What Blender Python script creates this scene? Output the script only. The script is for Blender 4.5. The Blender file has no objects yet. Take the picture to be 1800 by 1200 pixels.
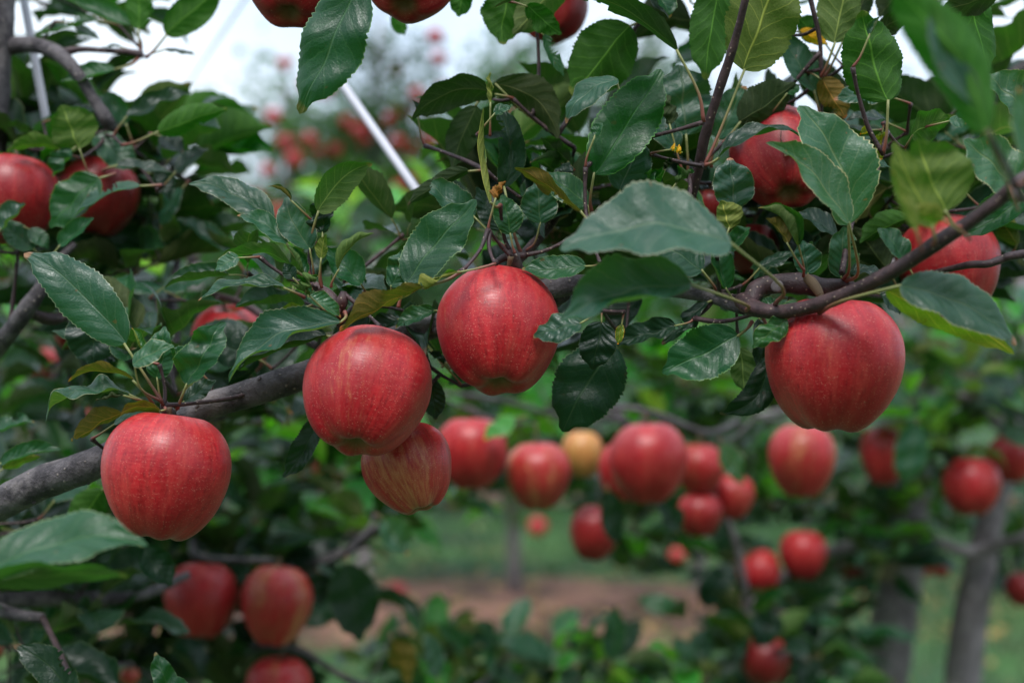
import bpy, math, random
import numpy as np
from mathutils import Vector, Matrix, Quaternion, noise

# ------------------------------------------------------------------ camera, sky, sun, exposure
sc = bpy.context.scene
CAMZ = 1.5
FPX = 2500.0          # focal length in photograph pixels (50 mm lens, 36 mm sensor, 1800 px wide)
cam_d = bpy.data.cameras.new("camera"); cam = bpy.data.objects.new("camera", cam_d)
sc.collection.objects.link(cam); sc.camera = cam
cam.location = (0, 0, CAMZ); cam.rotation_euler = (math.radians(90), 0, 0)
cam_d.lens = 50; cam_d.sensor_width = 36; cam_d.clip_start = 0.05; cam_d.clip_end = 900
cam_d.dof.use_dof = True; cam_d.dof.focus_distance = 0.885; cam_d.dof.aperture_fstop = 4.0

SUN_EL, SUN_ROT = math.radians(58), math.radians(188)
w = bpy.data.worlds.new("World"); sc.world = w; w.use_nodes = True
nt = w.node_tree; nt.nodes.clear()
def N(nt, t, **k):
    n = nt.nodes.new(t)
    for a, b in k.items(): setattr(n, a, b)
    return n
sky = N(nt, "ShaderNodeTexSky", sky_type='NISHITA', sun_disc=False, sun_elevation=SUN_EL, sun_rotation=SUN_ROT)
tc = N(nt, "ShaderNodeTexCoord"); sep = N(nt, "ShaderNodeSeparateXYZ"); nt.links.new(tc.outputs["Generated"], sep.inputs[0])
# overcast luminance: brighter towards the zenith
mr = N(nt, "ShaderNodeMapRange"); mr.inputs[1].default_value = -0.05; mr.inputs[2].default_value = 1.0
mr.inputs[3].default_value = 1.09; mr.inputs[4].default_value = 2.1; nt.links.new(sep.outputs[2], mr.inputs[0])
nz = N(nt, "ShaderNodeTexNoise"); nz.inputs["Scale"].default_value = 3.2; nz.inputs["Detail"].default_value = 5
nt.links.new(tc.outputs["Generated"], nz.inputs[0])
cr = N(nt, "ShaderNodeValToRGB"); cr.color_ramp.elements[0].position = 0.35; cr.color_ramp.elements[1].position = 0.62
cr.color_ramp.elements[0].color = (6.6, 8.2, 10.4, 1); cr.color_ramp.elements[1].color = (9.6, 10.7, 11.8, 1)
nt.links.new(nz.outputs[0], cr.inputs[0])
mul = N(nt, "ShaderNodeVectorMath", operation='SCALE'); nt.links.new(cr.outputs[0], mul.inputs[0]); nt.links.new(mr.outputs[0], mul.inputs[3])
mix = N(nt, "ShaderNodeMix", data_type='RGBA'); mix.inputs[0].default_value = 0.88
nt.links.new(sky.outputs[0], mix.inputs[6]); nt.links.new(mul.outputs[0], mix.inputs[7])
bg = N(nt, "ShaderNodeBackground"); bg.inputs[1].default_value = 0.05; nt.links.new(mix.outputs[2], bg.inputs[0])
wo = N(nt, "ShaderNodeOutputWorld"); nt.links.new(bg.outputs[0], wo.inputs[0])

sl = bpy.data.lights.new("sun", 'SUN'); so = bpy.data.objects.new("sun", sl); sc.collection.objects.link(so)
sl.energy = 1.5; sl.angle = math.radians(20); sl.color = (1.0, 0.975, 0.94)
so.rotation_euler = Vector((-0.14, -0.68, 1.12)).to_track_quat('Z', 'Y').to_euler()

sc.view_settings.view_transform = 'Standard'; sc.view_settings.look = 'None'
sc.view_settings.exposure = 1.0; sc.view_settings.gamma = 1; sc.view_settings.use_curve_mapping = False
sc.cycles.use_denoising = True
sc.cycles.max_bounces = 6; sc.cycles.transmission_bounces = 4; sc.cycles.transparent_max_bounces = 4
sc.cycles.sample_clamp_indirect = 6

# ------------------------------------------------------------------ helpers
R = random.Random(7)
C = sc.collection.objects
def P(px, py, d):
    return Vector(((px - 900) / FPX * d, d, CAMZ - (py - 600) / FPX * d))

def mesh_np(name, V, F, UV=None, smooth=True):
    """V (n,3), F (m,4) quads, UV per vertex"""
    V = np.asarray(V, dtype=np.float32); F = np.asarray(F, dtype=np.int32)
    me = bpy.data.meshes.new(name); k = F.shape[1]
    me.vertices.add(len(V)); me.vertices.foreach_set("co", V.ravel())
    me.loops.add(F.size); me.loops.foreach_set("vertex_index", F.ravel())
    me.polygons.add(len(F)); me.polygons.foreach_set("loop_start", np.arange(0, F.size, k, dtype=np.int32))
    me.polygons.foreach_set("loop_total", np.full(len(F), k, dtype=np.int32))
    if UV is not None:
        uv = me.uv_layers.new(name="UVMap"); uv.data.foreach_set("uv", np.asarray(UV, dtype=np.float32)[F.ravel()].ravel())
    if smooth: me.polygons.foreach_set("use_smooth", np.ones(len(F), dtype=bool))
    me.update(calc_edges=True)
    return me

def link(name, me, mat=None, parent=None, loc=(0, 0, 0), rot=None, scale=None, color=None, **props):
    o = bpy.data.objects.new(name, me); C.link(o)
    if mat is not None and me is not None and not me.materials: me.materials.append(mat)
    o.parent = parent; o.location = loc
    if rot is not None: o.rotation_mode = 'QUATERNION'; o.rotation_quaternion = rot
    if scale is not None: o.scale = (scale,) * 3 if isinstance(scale, (int, float)) else scale
    if color is not None: o.color = color
    for a, b in props.items(): o[a] = b
    return o

def catmull(pts, n):
    pts = [np.array(p, float) for p in pts]
    if len(pts) == 2: pts = [pts[0], (pts[0] + pts[1]) / 2, pts[1]]
    q = [2 * pts[0] - pts[1]] + pts + [2 * pts[-1] - pts[-2]]
    out = []
    for i in range(1, len(q) - 2):
        for s in range(n):
            t = s / n
            out.append(0.5 * ((2 * q[i]) + (-q[i-1] + q[i+1]) * t + (2*q[i-1] - 5*q[i] + 4*q[i+1] - q[i+2]) * t*t + (-q[i-1] + 3*q[i] - 3*q[i+1] + q[i+2]) * t**3))
    out.append(q[-2]); return out

def tube(pts, radii, seg=8, n=4, bump=0.0, seed=0):
    """swept tube: pts world, radii per control point -> V, F, UV (local to pts[0])"""
    ctl = [np.array([*p, r], float) for p, r in zip([tuple(p) for p in pts], radii)]
    S = catmull(ctl, n); o = np.array(tuple(pts[0]))
    V, UV, F = [], [], []
    up = None; dist = 0
    for i, s in enumerate(S):
        a = S[max(0, i-1)][:3]; b = S[min(len(S)-1, i+1)][:3]; T = b - a; T = T / (np.linalg.norm(T) + 1e-12)
        if up is None:
            up = np.array([0, 0, 1.0]) if abs(T[2]) < 0.9 else np.array([1.0, 0, 0])
        up = up - T * up.dot(T); up /= np.linalg.norm(up) + 1e-12; sd = np.cross(T, up)
        if i: dist += np.linalg.norm(s[:3] - S[i-1][:3])
        for k in range(seg):
            an = 2 * math.pi * k / seg; dr = up * math.cos(an) + sd * math.sin(an)
            r = max(s[3], 1e-5)
            if bump:
                p = Vector(tuple((s[:3] + dr * r)))
                r *= 1 + bump * noise.noise(p * 45 + Vector((seed, 0, 0))) + bump * 0.6 * noise.noise(p * 130)
            V.append(s[:3] + dr * r - o); UV.append((k / seg, dist * 10))
    m = len(S)
    for i in range(m - 1):
        for k in range(seg):
            k2 = (k + 1) % seg
            F.append((i*seg + k, i*seg + k2, (i+1)*seg + k2, (i+1)*seg + k))
    # caps
    for ring in (0, m - 1):
        c = len(V); V.append(S[ring][:3] - o); UV.append((0, 0 if ring == 0 else dist * 10))
        for k in range(0, seg, 2):
            a, b, d = ring*seg + k, ring*seg + (k+1) % seg, ring*seg + (k+2) % seg
            F.append((c, d, b, a) if ring == 0 else (c, a, b, d))
    return np.array(V), np.array(F), np.array(UV), Vector(tuple(o))

# ------------------------------------------------------------------ materials
def new_mat(name):
    m = bpy.data.materials.new(name); m.use_nodes = True; nt = m.node_tree; nt.nodes.clear()
    out = nt.nodes.new("ShaderNodeOutputMaterial"); return m, nt, out
class G:
    """tiny node-graph writer"""
    def __init__(s, nt): s.nt = nt
    def put(s, n, i, v):
        if v is None: return
        if hasattr(v, "is_output") or isinstance(v, bpy.types.NodeSocket): s.nt.links.new(v, n.inputs[i])
        else: n.inputs[i].default_value = v
    def math(s, op, a, b=None, c=None, clamp=False):
        n = s.nt.nodes.new("ShaderNodeMath"); n.operation = op; n.use_clamp = clamp
        s.put(n, 0, a); s.put(n, 1, b); s.put(n, 2, c); return n.outputs[0]
    def mix(s, f, a, b, blend='MIX'):
        n = s.nt.nodes.new("ShaderNodeMix"); n.data_type = 'RGBA'; n.blend_type = blend
        s.put(n, 0, f); s.put(n, 6, a); s.put(n, 7, b); return n.outputs[2]
    def noise(s, vec, scale, detail=2, rough=0.5):
        n = s.nt.nodes.new("ShaderNodeTexNoise"); s.put(n, 0, vec); n.inputs["Scale"].default_value = scale
        n.inputs["Detail"].default_value = detail; n.inputs["Roughness"].default_value = rough; return n.outputs[0]
    def ramp(s, f, lo, hi, a=0.0, b=1.0, smooth=True):
        n = s.nt.nodes.new("ShaderNodeMapRange"); n.interpolation_type = 'SMOOTHSTEP' if smooth else 'LINEAR'
        s.put(n, 0, f); n.inputs[1].default_value = lo; n.inputs[2].default_value = hi; n.inputs[3].default_value = a; n.inputs[4].default_value = b
        return n.outputs[0]
    def bump(s, h, strength, dist, normal=None):
        n = s.nt.nodes.new("ShaderNodeBump"); n.inputs["Strength"].default_value = strength; n.inputs["Distance"].default_value = dist
        s.nt.links.new(h, n.inputs["Height"])
        if normal is not None: s.nt.links.new(normal, n.inputs["Normal"])
        return n.outputs[0]

def leaf_material(name, veins=True, top=(0.0040, 0.0300, 0.0130), under=(0.046, 0.066, 0.020), trans=(0.045, 0.17, 0.012), tf=0.24):
    m, nt, out = new_mat(name); g = G(nt)
    tc = nt.nodes.new("ShaderNodeTexCoord"); oi = nt.nodes.new("ShaderNodeObjectInfo"); geo = nt.nodes.new("ShaderNodeNewGeometry")
    sep = nt.nodes.new("ShaderNodeSeparateXYZ"); nt.links.new(tc.outputs["UV"], sep.inputs[0])
    u = g.math('MULTIPLY_ADD', sep.outputs[0], 2.0, -1.0); au = g.math('ABSOLUTE', u); v = sep.outputs[1]
    pos = geo.outputs["Position"]
    n1 = g.noise(pos, 18, 3); n2 = g.noise(pos, 160, 3)
    col = g.mix(g.ramp(n1, 0.3, 0.7), (*top, 1), (top[0]*1.6, top[1]*1.35, top[2]*1.15, 1))
    colu = g.mix(g.ramp(n1, 0.3, 0.7), (*under, 1), (under[0]*1.25, under[1]*1.15, under[2]*1.3, 1))
    tcol = (*trans, 1)
    nrm = None
    if veins:
        mid = g.ramp(au, 0.0, 0.055, 1, 0)
        wob = g.math('MULTIPLY', g.math('SUBTRACT', g.noise(pos, 60, 1), 0.5), 0.05)
        s = g.math('ADD', g.math('MULTIPLY', g.math('SUBTRACT', v, g.math('MULTIPLY', g.math('POWER', au, 0.8), 0.24)), 7.2), wob)
        s = g.math('ADD', s, g.math('MULTIPLY', g.math('SIGN', u), 0.16))
        s = g.math('ADD', s, g.math('MULTIPLY', g.noise(pos, 55, 2), 1.1))
        s = g.math('ADD', s, g.math('MULTIPLY', oi.outputs['Random'], 5.0))
        fr = g.math('ABSOLUTE', g.math('SUBTRACT', g.math('FRACT', s), 0.5))        # 0 on the vein
        lat = g.math('MULTIPLY', g.ramp(fr, 0.0, 0.07, 1, 0), g.ramp(au, 0.55, 1.0, 1.0, 0.25))
        vein = g.math('MAXIMUM', mid, g.math('MULTIPLY', lat, 0.45))
        vo = nt.nodes.new("ShaderNodeTexVoronoi"); vo.feature = 'DISTANCE_TO_EDGE'; vo.inputs["Scale"].default_value = 520; nt.links.new(pos, vo.inputs[0])
        ret = g.ramp(vo.outputs[0], 0.0, 0.12, 1, 0)
        col = g.mix(g.math('MULTIPLY', vein, 0.55), col, (0.060, 0.115, 0.050, 1))
        col = g.mix(g.ramp(au, 0.955, 0.985, 0, 0.8), col, (0.17, 0.21, 0.10, 1))
        colu = g.mix(g.math('MULTIPLY', vein, 0.75), colu, (0.27, 0.29, 0.10, 1))
        colu = g.mix(g.math('MULTIPLY', ret, 0.18), colu, (0.16, 0.19, 0.08, 1))
        col = g.mix(g.math('MULTIPLY', ret, 0.13), col, (0.06, 0.10, 0.05, 1))
        tm = g.mix(g.math('MULTIPLY', vein, 0.6), tcol, (0.16, 0.20, 0.03, 1))
        tip = g.math('MULTIPLY', g.ramp(g.math('ADD', v, g.math('MULTIPLY', g.noise(pos, 90, 2), 0.12)), 0.985, 1.03), g.ramp(oi.outputs['Random'], 0.60, 0.66))
        col = g.mix(tip, col, (0.16, 0.085, 0.03, 1)); colu = g.mix(tip, colu, (0.20, 0.12, 0.05, 1))
        # small blemishes
        bl = g.ramp(g.noise(pos, 210, 1), 0.745, 0.79, 0, 0.8)
        col = g.mix(bl, col, (0.06, 0.035, 0.012, 1)); colu = g.mix(bl, colu, (0.05, 0.03, 0.012, 1))
        quilt = g.math('MULTIPLY', g.math('SUBTRACT', fr, 0.25), g.ramp(au, 0.02, 0.25, 0, 1))
        h = g.math('ADD', g.math('MULTIPLY', quilt, 1.5), g.math('MULTIPLY', g.noise(pos, 130, 3), 1.8))
        h = g.math('SUBTRACT', h, g.math('MULTIPLY', mid, 0.9))
        h = g.math('SUBTRACT', h, g.math('MULTIPLY', ret, 0.13))
        nrm = g.bump(h, 0.42, 0.0010)
    else:
        tm = tcol
    col = g.mix(1.0, col, oi.outputs["Color"], 'MULTIPLY'); colu = g.mix(1.0, colu, oi.outputs["Color"], 'MULTIPLY')
    tm = g.mix(1.0, tm, oi.outputs["Color"], 'MULTIPLY')
    base = g.mix(geo.outputs["Backfacing"], col, colu)
    rough = g.math('MULTIPLY_ADD', geo.outputs["Backfacing"], 0.30, g.ramp(n2, 0.3, 0.7, 0.30, 0.44))
    p = nt.nodes.new("ShaderNodeBsdfPrincipled"); nt.links.new(base, p.inputs["Base Color"]); nt.links.new(rough, p.inputs["Roughness"])
    nt.links.new(g.math('MULTIPLY_ADD', geo.outputs["Backfacing"], -0.2, 0.40), p.inputs["Specular IOR Level"])
    tr = nt.nodes.new("ShaderNodeBsdfTranslucent"); nt.links.new(tm, tr.inputs[0])
    if nrm is not None: nt.links.new(nrm, p.inputs["Normal"])
    ms = nt.nodes.new("ShaderNodeMixShader"); ms.inputs[0].default_value = tf
    nt.links.new(p.outputs[0], ms.inputs[1]); nt.links.new(tr.outputs[0], ms.inputs[2]); nt.links.new(ms.outputs[0], out.inputs[0])
    return m

def apple_material():
    m, nt, out = new_mat("apple_skin"); g = G(nt)
    tc = nt.nodes.new("ShaderNodeTexCoord"); oi = nt.nodes.new("ShaderNodeObjectInfo"); pos = tc.outputs["Object"]
    oc = nt.nodes.new("ShaderNodeSeparateColor"); nt.links.new(oi.outputs["Color"], oc.inputs[0])
    yel, val = oc.outputs[0], oc.outputs[1]  # val dims the skin; low values paint leaf shade onto hidden apples
    sep = nt.nodes.new("ShaderNodeSeparateXYZ"); nt.links.new(pos, sep.inputs[0])
    flat = nt.nodes.new("ShaderNodeCombineXYZ"); nt.links.new(sep.outputs[0], flat.inputs[0]); nt.links.new(sep.outputs[1], flat.inputs[1])
    nr = nt.nodes.new("ShaderNodeVectorMath"); nr.operation = 'NORMALIZE'; nt.links.new(flat.outputs[0], nr.inputs[0])
    st = nt.nodes.new("ShaderNodeVectorMath"); st.operation = 'SCALE'; nt.links.new(nr.outputs[0], st.inputs[0]); st.inputs[3].default_value = 1.0
    zz = nt.nodes.new("ShaderNodeCombineXYZ"); nt.links.new(g.math('MULTIPLY', sep.outputs[2], 7.0), zz.inputs[2])
    nt.links.new(g.math('MULTIPLY', oi.outputs["Random"], 37.0), zz.inputs[0])
    ad = nt.nodes.new("ShaderNodeVectorMath"); nt.links.new(st.outputs[0], ad.inputs[0]); nt.links.new(zz.outputs[0], ad.inputs[1])
    sv = ad.outputs[0]
    s1 = g.noise(sv, 7, 5, 0.7); s2 = g.noise(sv, 17, 4, 0.65); big = g.noise(sv, 1.3, 2)
    off = nt.nodes.new("ShaderNodeVectorMath"); nt.links.new(pos, off.inputs[0]); nt.links.new(zz.outputs[0], off.inputs[1])
    mot = g.noise(off.outputs[0], 520, 4, 0.7); mot2 = g.noise(off.outputs[0], 110, 3, 0.6)
    # how much red covers the yellow ground colour
    cover = g.math('ADD', g.math('ADD', g.math('MULTIPLY', s1, 1.0), g.math('MULTIPLY', s2, 0.55)), g.math('ADD', g.math('MULTIPLY', big, 1.25), g.math('MULTIPLY', mot, 0.75)))
    cover = g.math('SUBTRACT', cover, g.math('MULTIPLY', yel, 1.15))
    red = g.mix(g.ramp(s1, 0.34, 0.66), (0.36, 0.003, 0.011, 1), (0.56, 0.014, 0.022, 1))
    red = g.mix(g.ramp(s2, 0.50, 0.66, 0, 0.7), red, (0.22, 0.002, 0.009, 1))
    red = g.mix(g.ramp(mot2, 0.42, 0.66, 0, 0.33), red, (0.62, 0.055, 0.045, 1))
    ground = g.mix(g.ramp(mot, 0.35, 0.65), (0.56, 0.15, 0.06, 1), (0.66, 0.33, 0.13, 1))
    red = g.mix(g.ramp(big, 0.40, 0.60, 0.6, 0), red, (0.30, 0.0025, 0.010, 1))
    ground = g.mix(g.ramp(yel, 0.5, 0.95), ground, (0.56, 0.33, 0.05, 1))
    col = g.mix(g.ramp(cover, 0.95, 1.52), ground, red)
    patch = g.noise(sv, 3.4, 5, 0.72)
    col = g.mix(g.ramp(patch, 0.44, 0.74, 0, 0.38), col, (0.64, 0.10, 0.070, 1))
    # fine russet mottling over the streaks
    col = g.mix(g.ramp(mot, 0.52, 0.72, 0, 0.22), col, (0.64, 0.13, 0.085, 1))
    scuff = g.ramp(g.noise(off.outputs[0], 75, 3, 0.6), 0.715, 0.76, 0, 0.65)
    col = g.mix(scuff, col, (0.20, 0.085, 0.04, 1))
    # lenticels
    for sc_, th, amt in ((330, 0.105, 0.8), (620, 0.075, 0.35)):
        vo = nt.nodes.new("ShaderNodeTexVoronoi"); vo.inputs["Scale"].default_value = sc_; nt.links.new(off.outputs[0], vo.inputs[0])
        dot = g.math('MULTIPLY', g.ramp(vo.outputs["Distance"], th * 0.6, th * 2.0, amt, 0), g.ramp(g.noise(off.outputs[0], 45, 2), 0.36, 0.60, 0.35, 1))
        col = g.mix(dot, col, (0.92, 0.60, 0.44, 1))
    # greenish-brown in the calyx and stem hollows
    rr = g.math('SQRT', g.math('ADD', g.math('POWER', sep.outputs[0], 2.0), g.math('POWER', sep.outputs[1], 2.0)))
    hol = g.math('MULTIPLY', g.ramp(rr, 0.003, 0.0125, 1, 0), 0.85)
    col = g.mix(hol, col, (0.16, 0.11, 0.03, 1))
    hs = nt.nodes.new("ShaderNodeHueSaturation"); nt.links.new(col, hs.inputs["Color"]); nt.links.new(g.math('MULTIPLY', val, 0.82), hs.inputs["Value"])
    p = nt.nodes.new("ShaderNodeBsdfPrincipled"); nt.links.new(hs.outputs[0], p.inputs["Base Color"])
    nt.links.new(g.ramp(mot2, 0.3, 0.7, 0.31, 0.45), p.inputs["Roughness"])
    p.inputs["Specular IOR Level"].default_value = 0.40
    p.inputs["Sheen Weight"].default_value = 0.04; p.inputs["Sheen Roughness"].default_value = 0.4; p.inputs["Sheen Tint"].default_value = (0.9, 0.75, 0.85, 1)
    p.inputs["Subsurface Weight"].default_value = 0.0
    nt.links.new(g.bump(g.math('ADD', mot, g.math('MULTIPLY', mot2, 2.0)), 0.10, 0.0007), p.inputs["Normal"])
    nt.links.new(p.outputs[0], out.inputs[0]); return m

def bark_material(name, c1, c2, dots, scale=1.0, rough=0.7, bstr=0.5):
    m, nt, out = new_mat(name); g = G(nt); geo = nt.nodes.new("ShaderNodeNewGeometry"); pos = geo.outputs["Position"]
    a = g.noise(pos, 60 * scale, 6, 0.7); b = g.noise(pos, 420 * scale, 4, 0.65)
    col = g.mix(g.ramp(a, 0.35, 0.65), (*c1, 1), (*c2, 1))
    col = g.mix(g.ramp(b, 0.55, 0.75, 0, 0.5), col, (c2[0]*1.7, c2[1]*1.65, c2[2]*1.6, 1))
    col = g.mix(g.ramp(g.noise(pos, 14 * scale, 5, 0.7), 0.54, 0.66, 0, 0.55), col, (c2[0]*1.9, c2[1]*1.9, c2[2]*1.75, 1))
    vo = nt.nodes.new("ShaderNodeTexVoronoi"); vo.inputs["Scale"].default_value = 150 * scale; nt.links.new(pos, vo.inputs[0])
    dot = g.ramp(vo.outputs["Distance"], 0.10, 0.19, 0.8, 0)
    col = g.mix(dot, col, (*dots, 1))
    p = nt.nodes.new("ShaderNodeBsdfPrincipled"); nt.links.new(col, p.inputs["Base Color"]); p.inputs["Roughness"].default_value = rough
    p.inputs["Specular IOR Level"].default_value = 0.4
    h = g.math('ADD', a, g.math('MULTIPLY', b, 0.6)); h = g.math('ADD', h, g.math('MULTIPLY', dot, 0.5))
    nt.links.new(g.bump(h, bstr, 0.003), p.inputs["Normal"]); nt.links.new(p.outputs[0], out.inputs[0]); return m

def petiole_material():
    m, nt, out = new_mat("petiole"); g = G(nt); tc = nt.nodes.new("ShaderNodeTexCoord"); sep = nt.nodes.new("ShaderNodeSeparateXYZ")
    nt.links.new(tc.outputs["UV"], sep.inputs[0])
    col = g.mix(g.ramp(sep.outputs[1], 0.10, 0.42), (0.19, 0.20, 0.062, 1), (0.17, 0.045, 0.03, 1))
    p = nt.nodes.new("ShaderNodeBsdfPrincipled"); nt.links.new(col, p.inputs["Base Color"]); p.inputs["Roughness"].default_value = 0.5
    nt.links.new(p.outputs[0], out.inputs[0]); return m

def plain(name, c, rough=0.6, var=0.25, scale=40):
    m, nt, out = new_mat(name); g = G(nt); geo = nt.nodes.new("ShaderNodeNewGeometry")
    n = g.noise(geo.outputs["Position"], scale, 4)
    col = g.mix(g.ramp(n, 0.3, 0.7), tuple(x * (1 - var) for x in c) + (1,), tuple(min(1, x * (1 + var)) for x in c) + (1,))
    p = nt.nodes.new("ShaderNodeBsdfPrincipled"); nt.links.new(col, p.inputs["Base Color"]); p.inputs["Roughness"].default_value = rough
    nt.links.new(p.outputs[0], out.inputs[0]); return m

M_LEAF = leaf_material("apple_leaf")
M_LEAF_FAR = leaf_material("far_leaf", veins=False, top=(0.016, 0.060, 0.020), under=(0.075, 0.125, 0.028), tf=0.28)
M_APPLE = apple_material()
M_BARK = bark_material("grey_bark", (0.026, 0.020, 0.023), (0.115, 0.098, 0.102), (0.28, 0.23, 0.20), bstr=.8)
M_TWIG = bark_material("young_bark", (0.022, 0.011, 0.012), (0.060, 0.032, 0.034), (0.34, 0.25, 0.19), scale=1.7, rough=0.5, bstr=0.35)
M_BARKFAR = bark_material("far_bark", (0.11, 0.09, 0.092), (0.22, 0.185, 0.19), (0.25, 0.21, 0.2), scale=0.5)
M_PET = petiole_material()
M_CALYX = plain("calyx_brown", (0.035, 0.026, 0.012), 0.9)
M_STEM = plain("stem_brown", (0.11, 0.065, 0.03), 0.7)

# ------------------------------------------------------------------ setting: ground
def ground():
    m, nt, out = new_mat("meadow"); g = G(nt); geo = nt.nodes.new("ShaderNodeNewGeometry"); pos = geo.outputs["Position"]
    a = g.noise(pos, 0.9, 4); b = g.noise(pos, 9, 5, 0.7)
    col = g.mix(g.ramp(a, 0.35, 0.65), (0.010, 0.045, 0.016, 1), (0.062, 0.135, 0.028, 1))
    col = g.mix(g.ramp(b, 0.5, 0.75, 0, 0.6), col, (0.16, 0.15, 0.075, 1))
    p = nt.nodes.new("ShaderNodeBsdfPrincipled"); nt.links.new(col, p.inputs["Base Color"]); p.inputs["Roughness"].default_value = 0.9
    nt.links.new(g.bump(b, 0.8, 0.05), p.inputs["Normal"]); nt.links.new(p.outputs[0], out.inputs[0])
    n = 60; xs = np.sign(np.linspace(-1, 1, n)) * np.abs(np.linspace(-1, 1, n)) ** 3 * 400
    X, Y = np.meshgrid(xs, xs + 8); Z = 0.03 * np.sin(X * 0.8) * np.cos(Y * 0.6) - 0.03
    V = np.stack([X.ravel(), Y.ravel(), Z.ravel()], 1)
    i = np.arange(n - 1); I, J = np.meshgrid(i, i); q = (J * n + I).ravel()
    F = np.stack([q, q + 1, q + n + 1, q + n], 1)
    link("ground", mesh_np("ground", V, F), m, kind="structure")
    # bare soil under the second row of trees
    m2, nt, out = new_mat("bare_soil"); g = G(nt); geo = nt.nodes.new("ShaderNodeNewGeometry"); pos = geo.outputs["Position"]
    a = g.noise(pos, 1.6, 4, 0.6); b = g.noise(pos, 30, 5, 0.7)
    col = g.mix(g.ramp(a, 0.42, 0.60), (0.045, 0.020, 0.013, 1), (0.27, 0.125, 0.085, 1))
    col = g.mix(g.ramp(b, 0.45, 0.75, 0, 0.5), col, (0.13, 0.09, 0.06, 1))
    p = nt.nodes.new("ShaderNodeBsdfPrincipled"); nt.links.new(col, p.inputs["Base Color"]); p.inputs["Roughness"].default_value = 0.95
    nt.links.new(g.bump(b, 0.9, 0.04), p.inputs["Normal"]); nt.links.new(p.outputs[0], out.inputs[0])
    rr = random.Random(3)
    for (y0, y1, x0, x1) in ((7.0, 9.2, -14, 1.9), (13.2, 14.6, -20, 20)):
        n = 120; V = []; F = []
        for k in range(n + 1):
            x = x0 + (x1 - x0) * k / n; e = 0.0
            if k > n - 14: e = ((k - n + 14) / 14) ** 2 * (y1 - y0) * 0.45
            for t in range(9):
                yy = y0 + e + (y1 - y0 - 2 * e) * t / 8
                if t in (0, 8): yy += 0.22 * noise.noise(Vector((x * 2.3, t, 0))) + 0.1 * noise.noise(Vector((x * 7, t, 4)))
                z = 0.03 + 0.03 * math.sin(x * 0.8) * math.cos(yy * 0.6) - 0.03 + 0.04 * math.sin(math.pi * t / 8) * (1 + 0.8 * noise.noise(Vector((x * 3, yy * 3, 1)))) 
                if t in (0, 8): z -= 0.028
                V.append((x, yy, z))
        for k in range(n):
            for t in range(8):
                a = k * 9 + t; F.append((a, a + 9, a + 10, a + 1))
        link("soil_strip", mesh_np("soil_strip", V, F), m2, kind="structure")
    # grass blades as one mass
    nb = 52000; r = np.random.RandomState(5)
    x = r.uniform(-5.5, 5.5, nb); y = r.uniform(4.2, 15.5, nb) ** 1.0
    bare = (y > 7.25 + 0.2 * np.sin(x * 3)) & (y < 9.0 + 0.2 * np.sin(x * 2.1)) & (x < 1.7) & (r.rand(nb) > 0.10)
    bare |= (y > 13.3) & (y < 14.5)
    x, y = x[~bare], y[~bare]; nb = len(x)
    z0 = 0.03 * np.sin(x * 0.8) * np.cos(y * 0.6) - 0.035
    h = r.uniform(0.035, 0.11, nb); an = r.uniform(0, 6.283, nb); wd = r.uniform(0.003, 0.006, nb)
    lx, ly = r.normal(0, .035, nb), r.normal(0, .035, nb); dx, dy = np.cos(an) * wd, np.sin(an) * wd
    V = np.stack([np.stack([x - dx, y - dy, z0], 1), np.stack([x + dx, y + dy, z0], 1),
                  np.stack([x + dx * .5 + lx, y + dy * .5 + ly, z0 + h], 1), np.stack([x - dx * .3 + lx, y - dy * .3 + ly, z0 + h * .97], 1)], 1).reshape(-1, 3)
    F = np.arange(nb * 4).reshape(-1, 4)
    mg = plain("grass_blade", (0.040, 0.115, 0.028), 0.7, 0.75, 1.6)
    link("grass", mesh_np("grass", V, F, smooth=False), mg, kind="stuff", label="short green orchard grass either side of the bare soil strip", category="grass")
    # leaf litter on the soil and the grass beside it
    nb = 2600; x = r.uniform(-4.5, 4.0, nb); y = r.normal(8.2, 1.0, nb); a = r.uniform(0, 6.28, nb); sz = r.uniform(.018, .038, nb)
    z = np.full(nb, .032) + r.uniform(0, .03, nb); t1 = np.stack([np.cos(a), np.sin(a), r.normal(0, .3, nb)], 1) * sz[:, None]; t2 = np.stack([-np.sin(a), np.cos(a), r.normal(0, .3, nb)], 1) * sz[:, None] * .5
    c = np.stack([x, y, z], 1); V = np.stack([c - t1, c + t2, c + t1, c - t2], 1).reshape(-1, 3); F = np.arange(nb * 4).reshape(-1, 4)
    link("fallen_leaves", mesh_np("fallen_leaves", V, F, smooth=False), plain("dead_leaf", (0.20, 0.13, 0.035), 0.7, 0.85, 5), kind="stuff", label="yellow and brown fallen leaves scattered over the bare soil", category="leaf litter")
ground()

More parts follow.
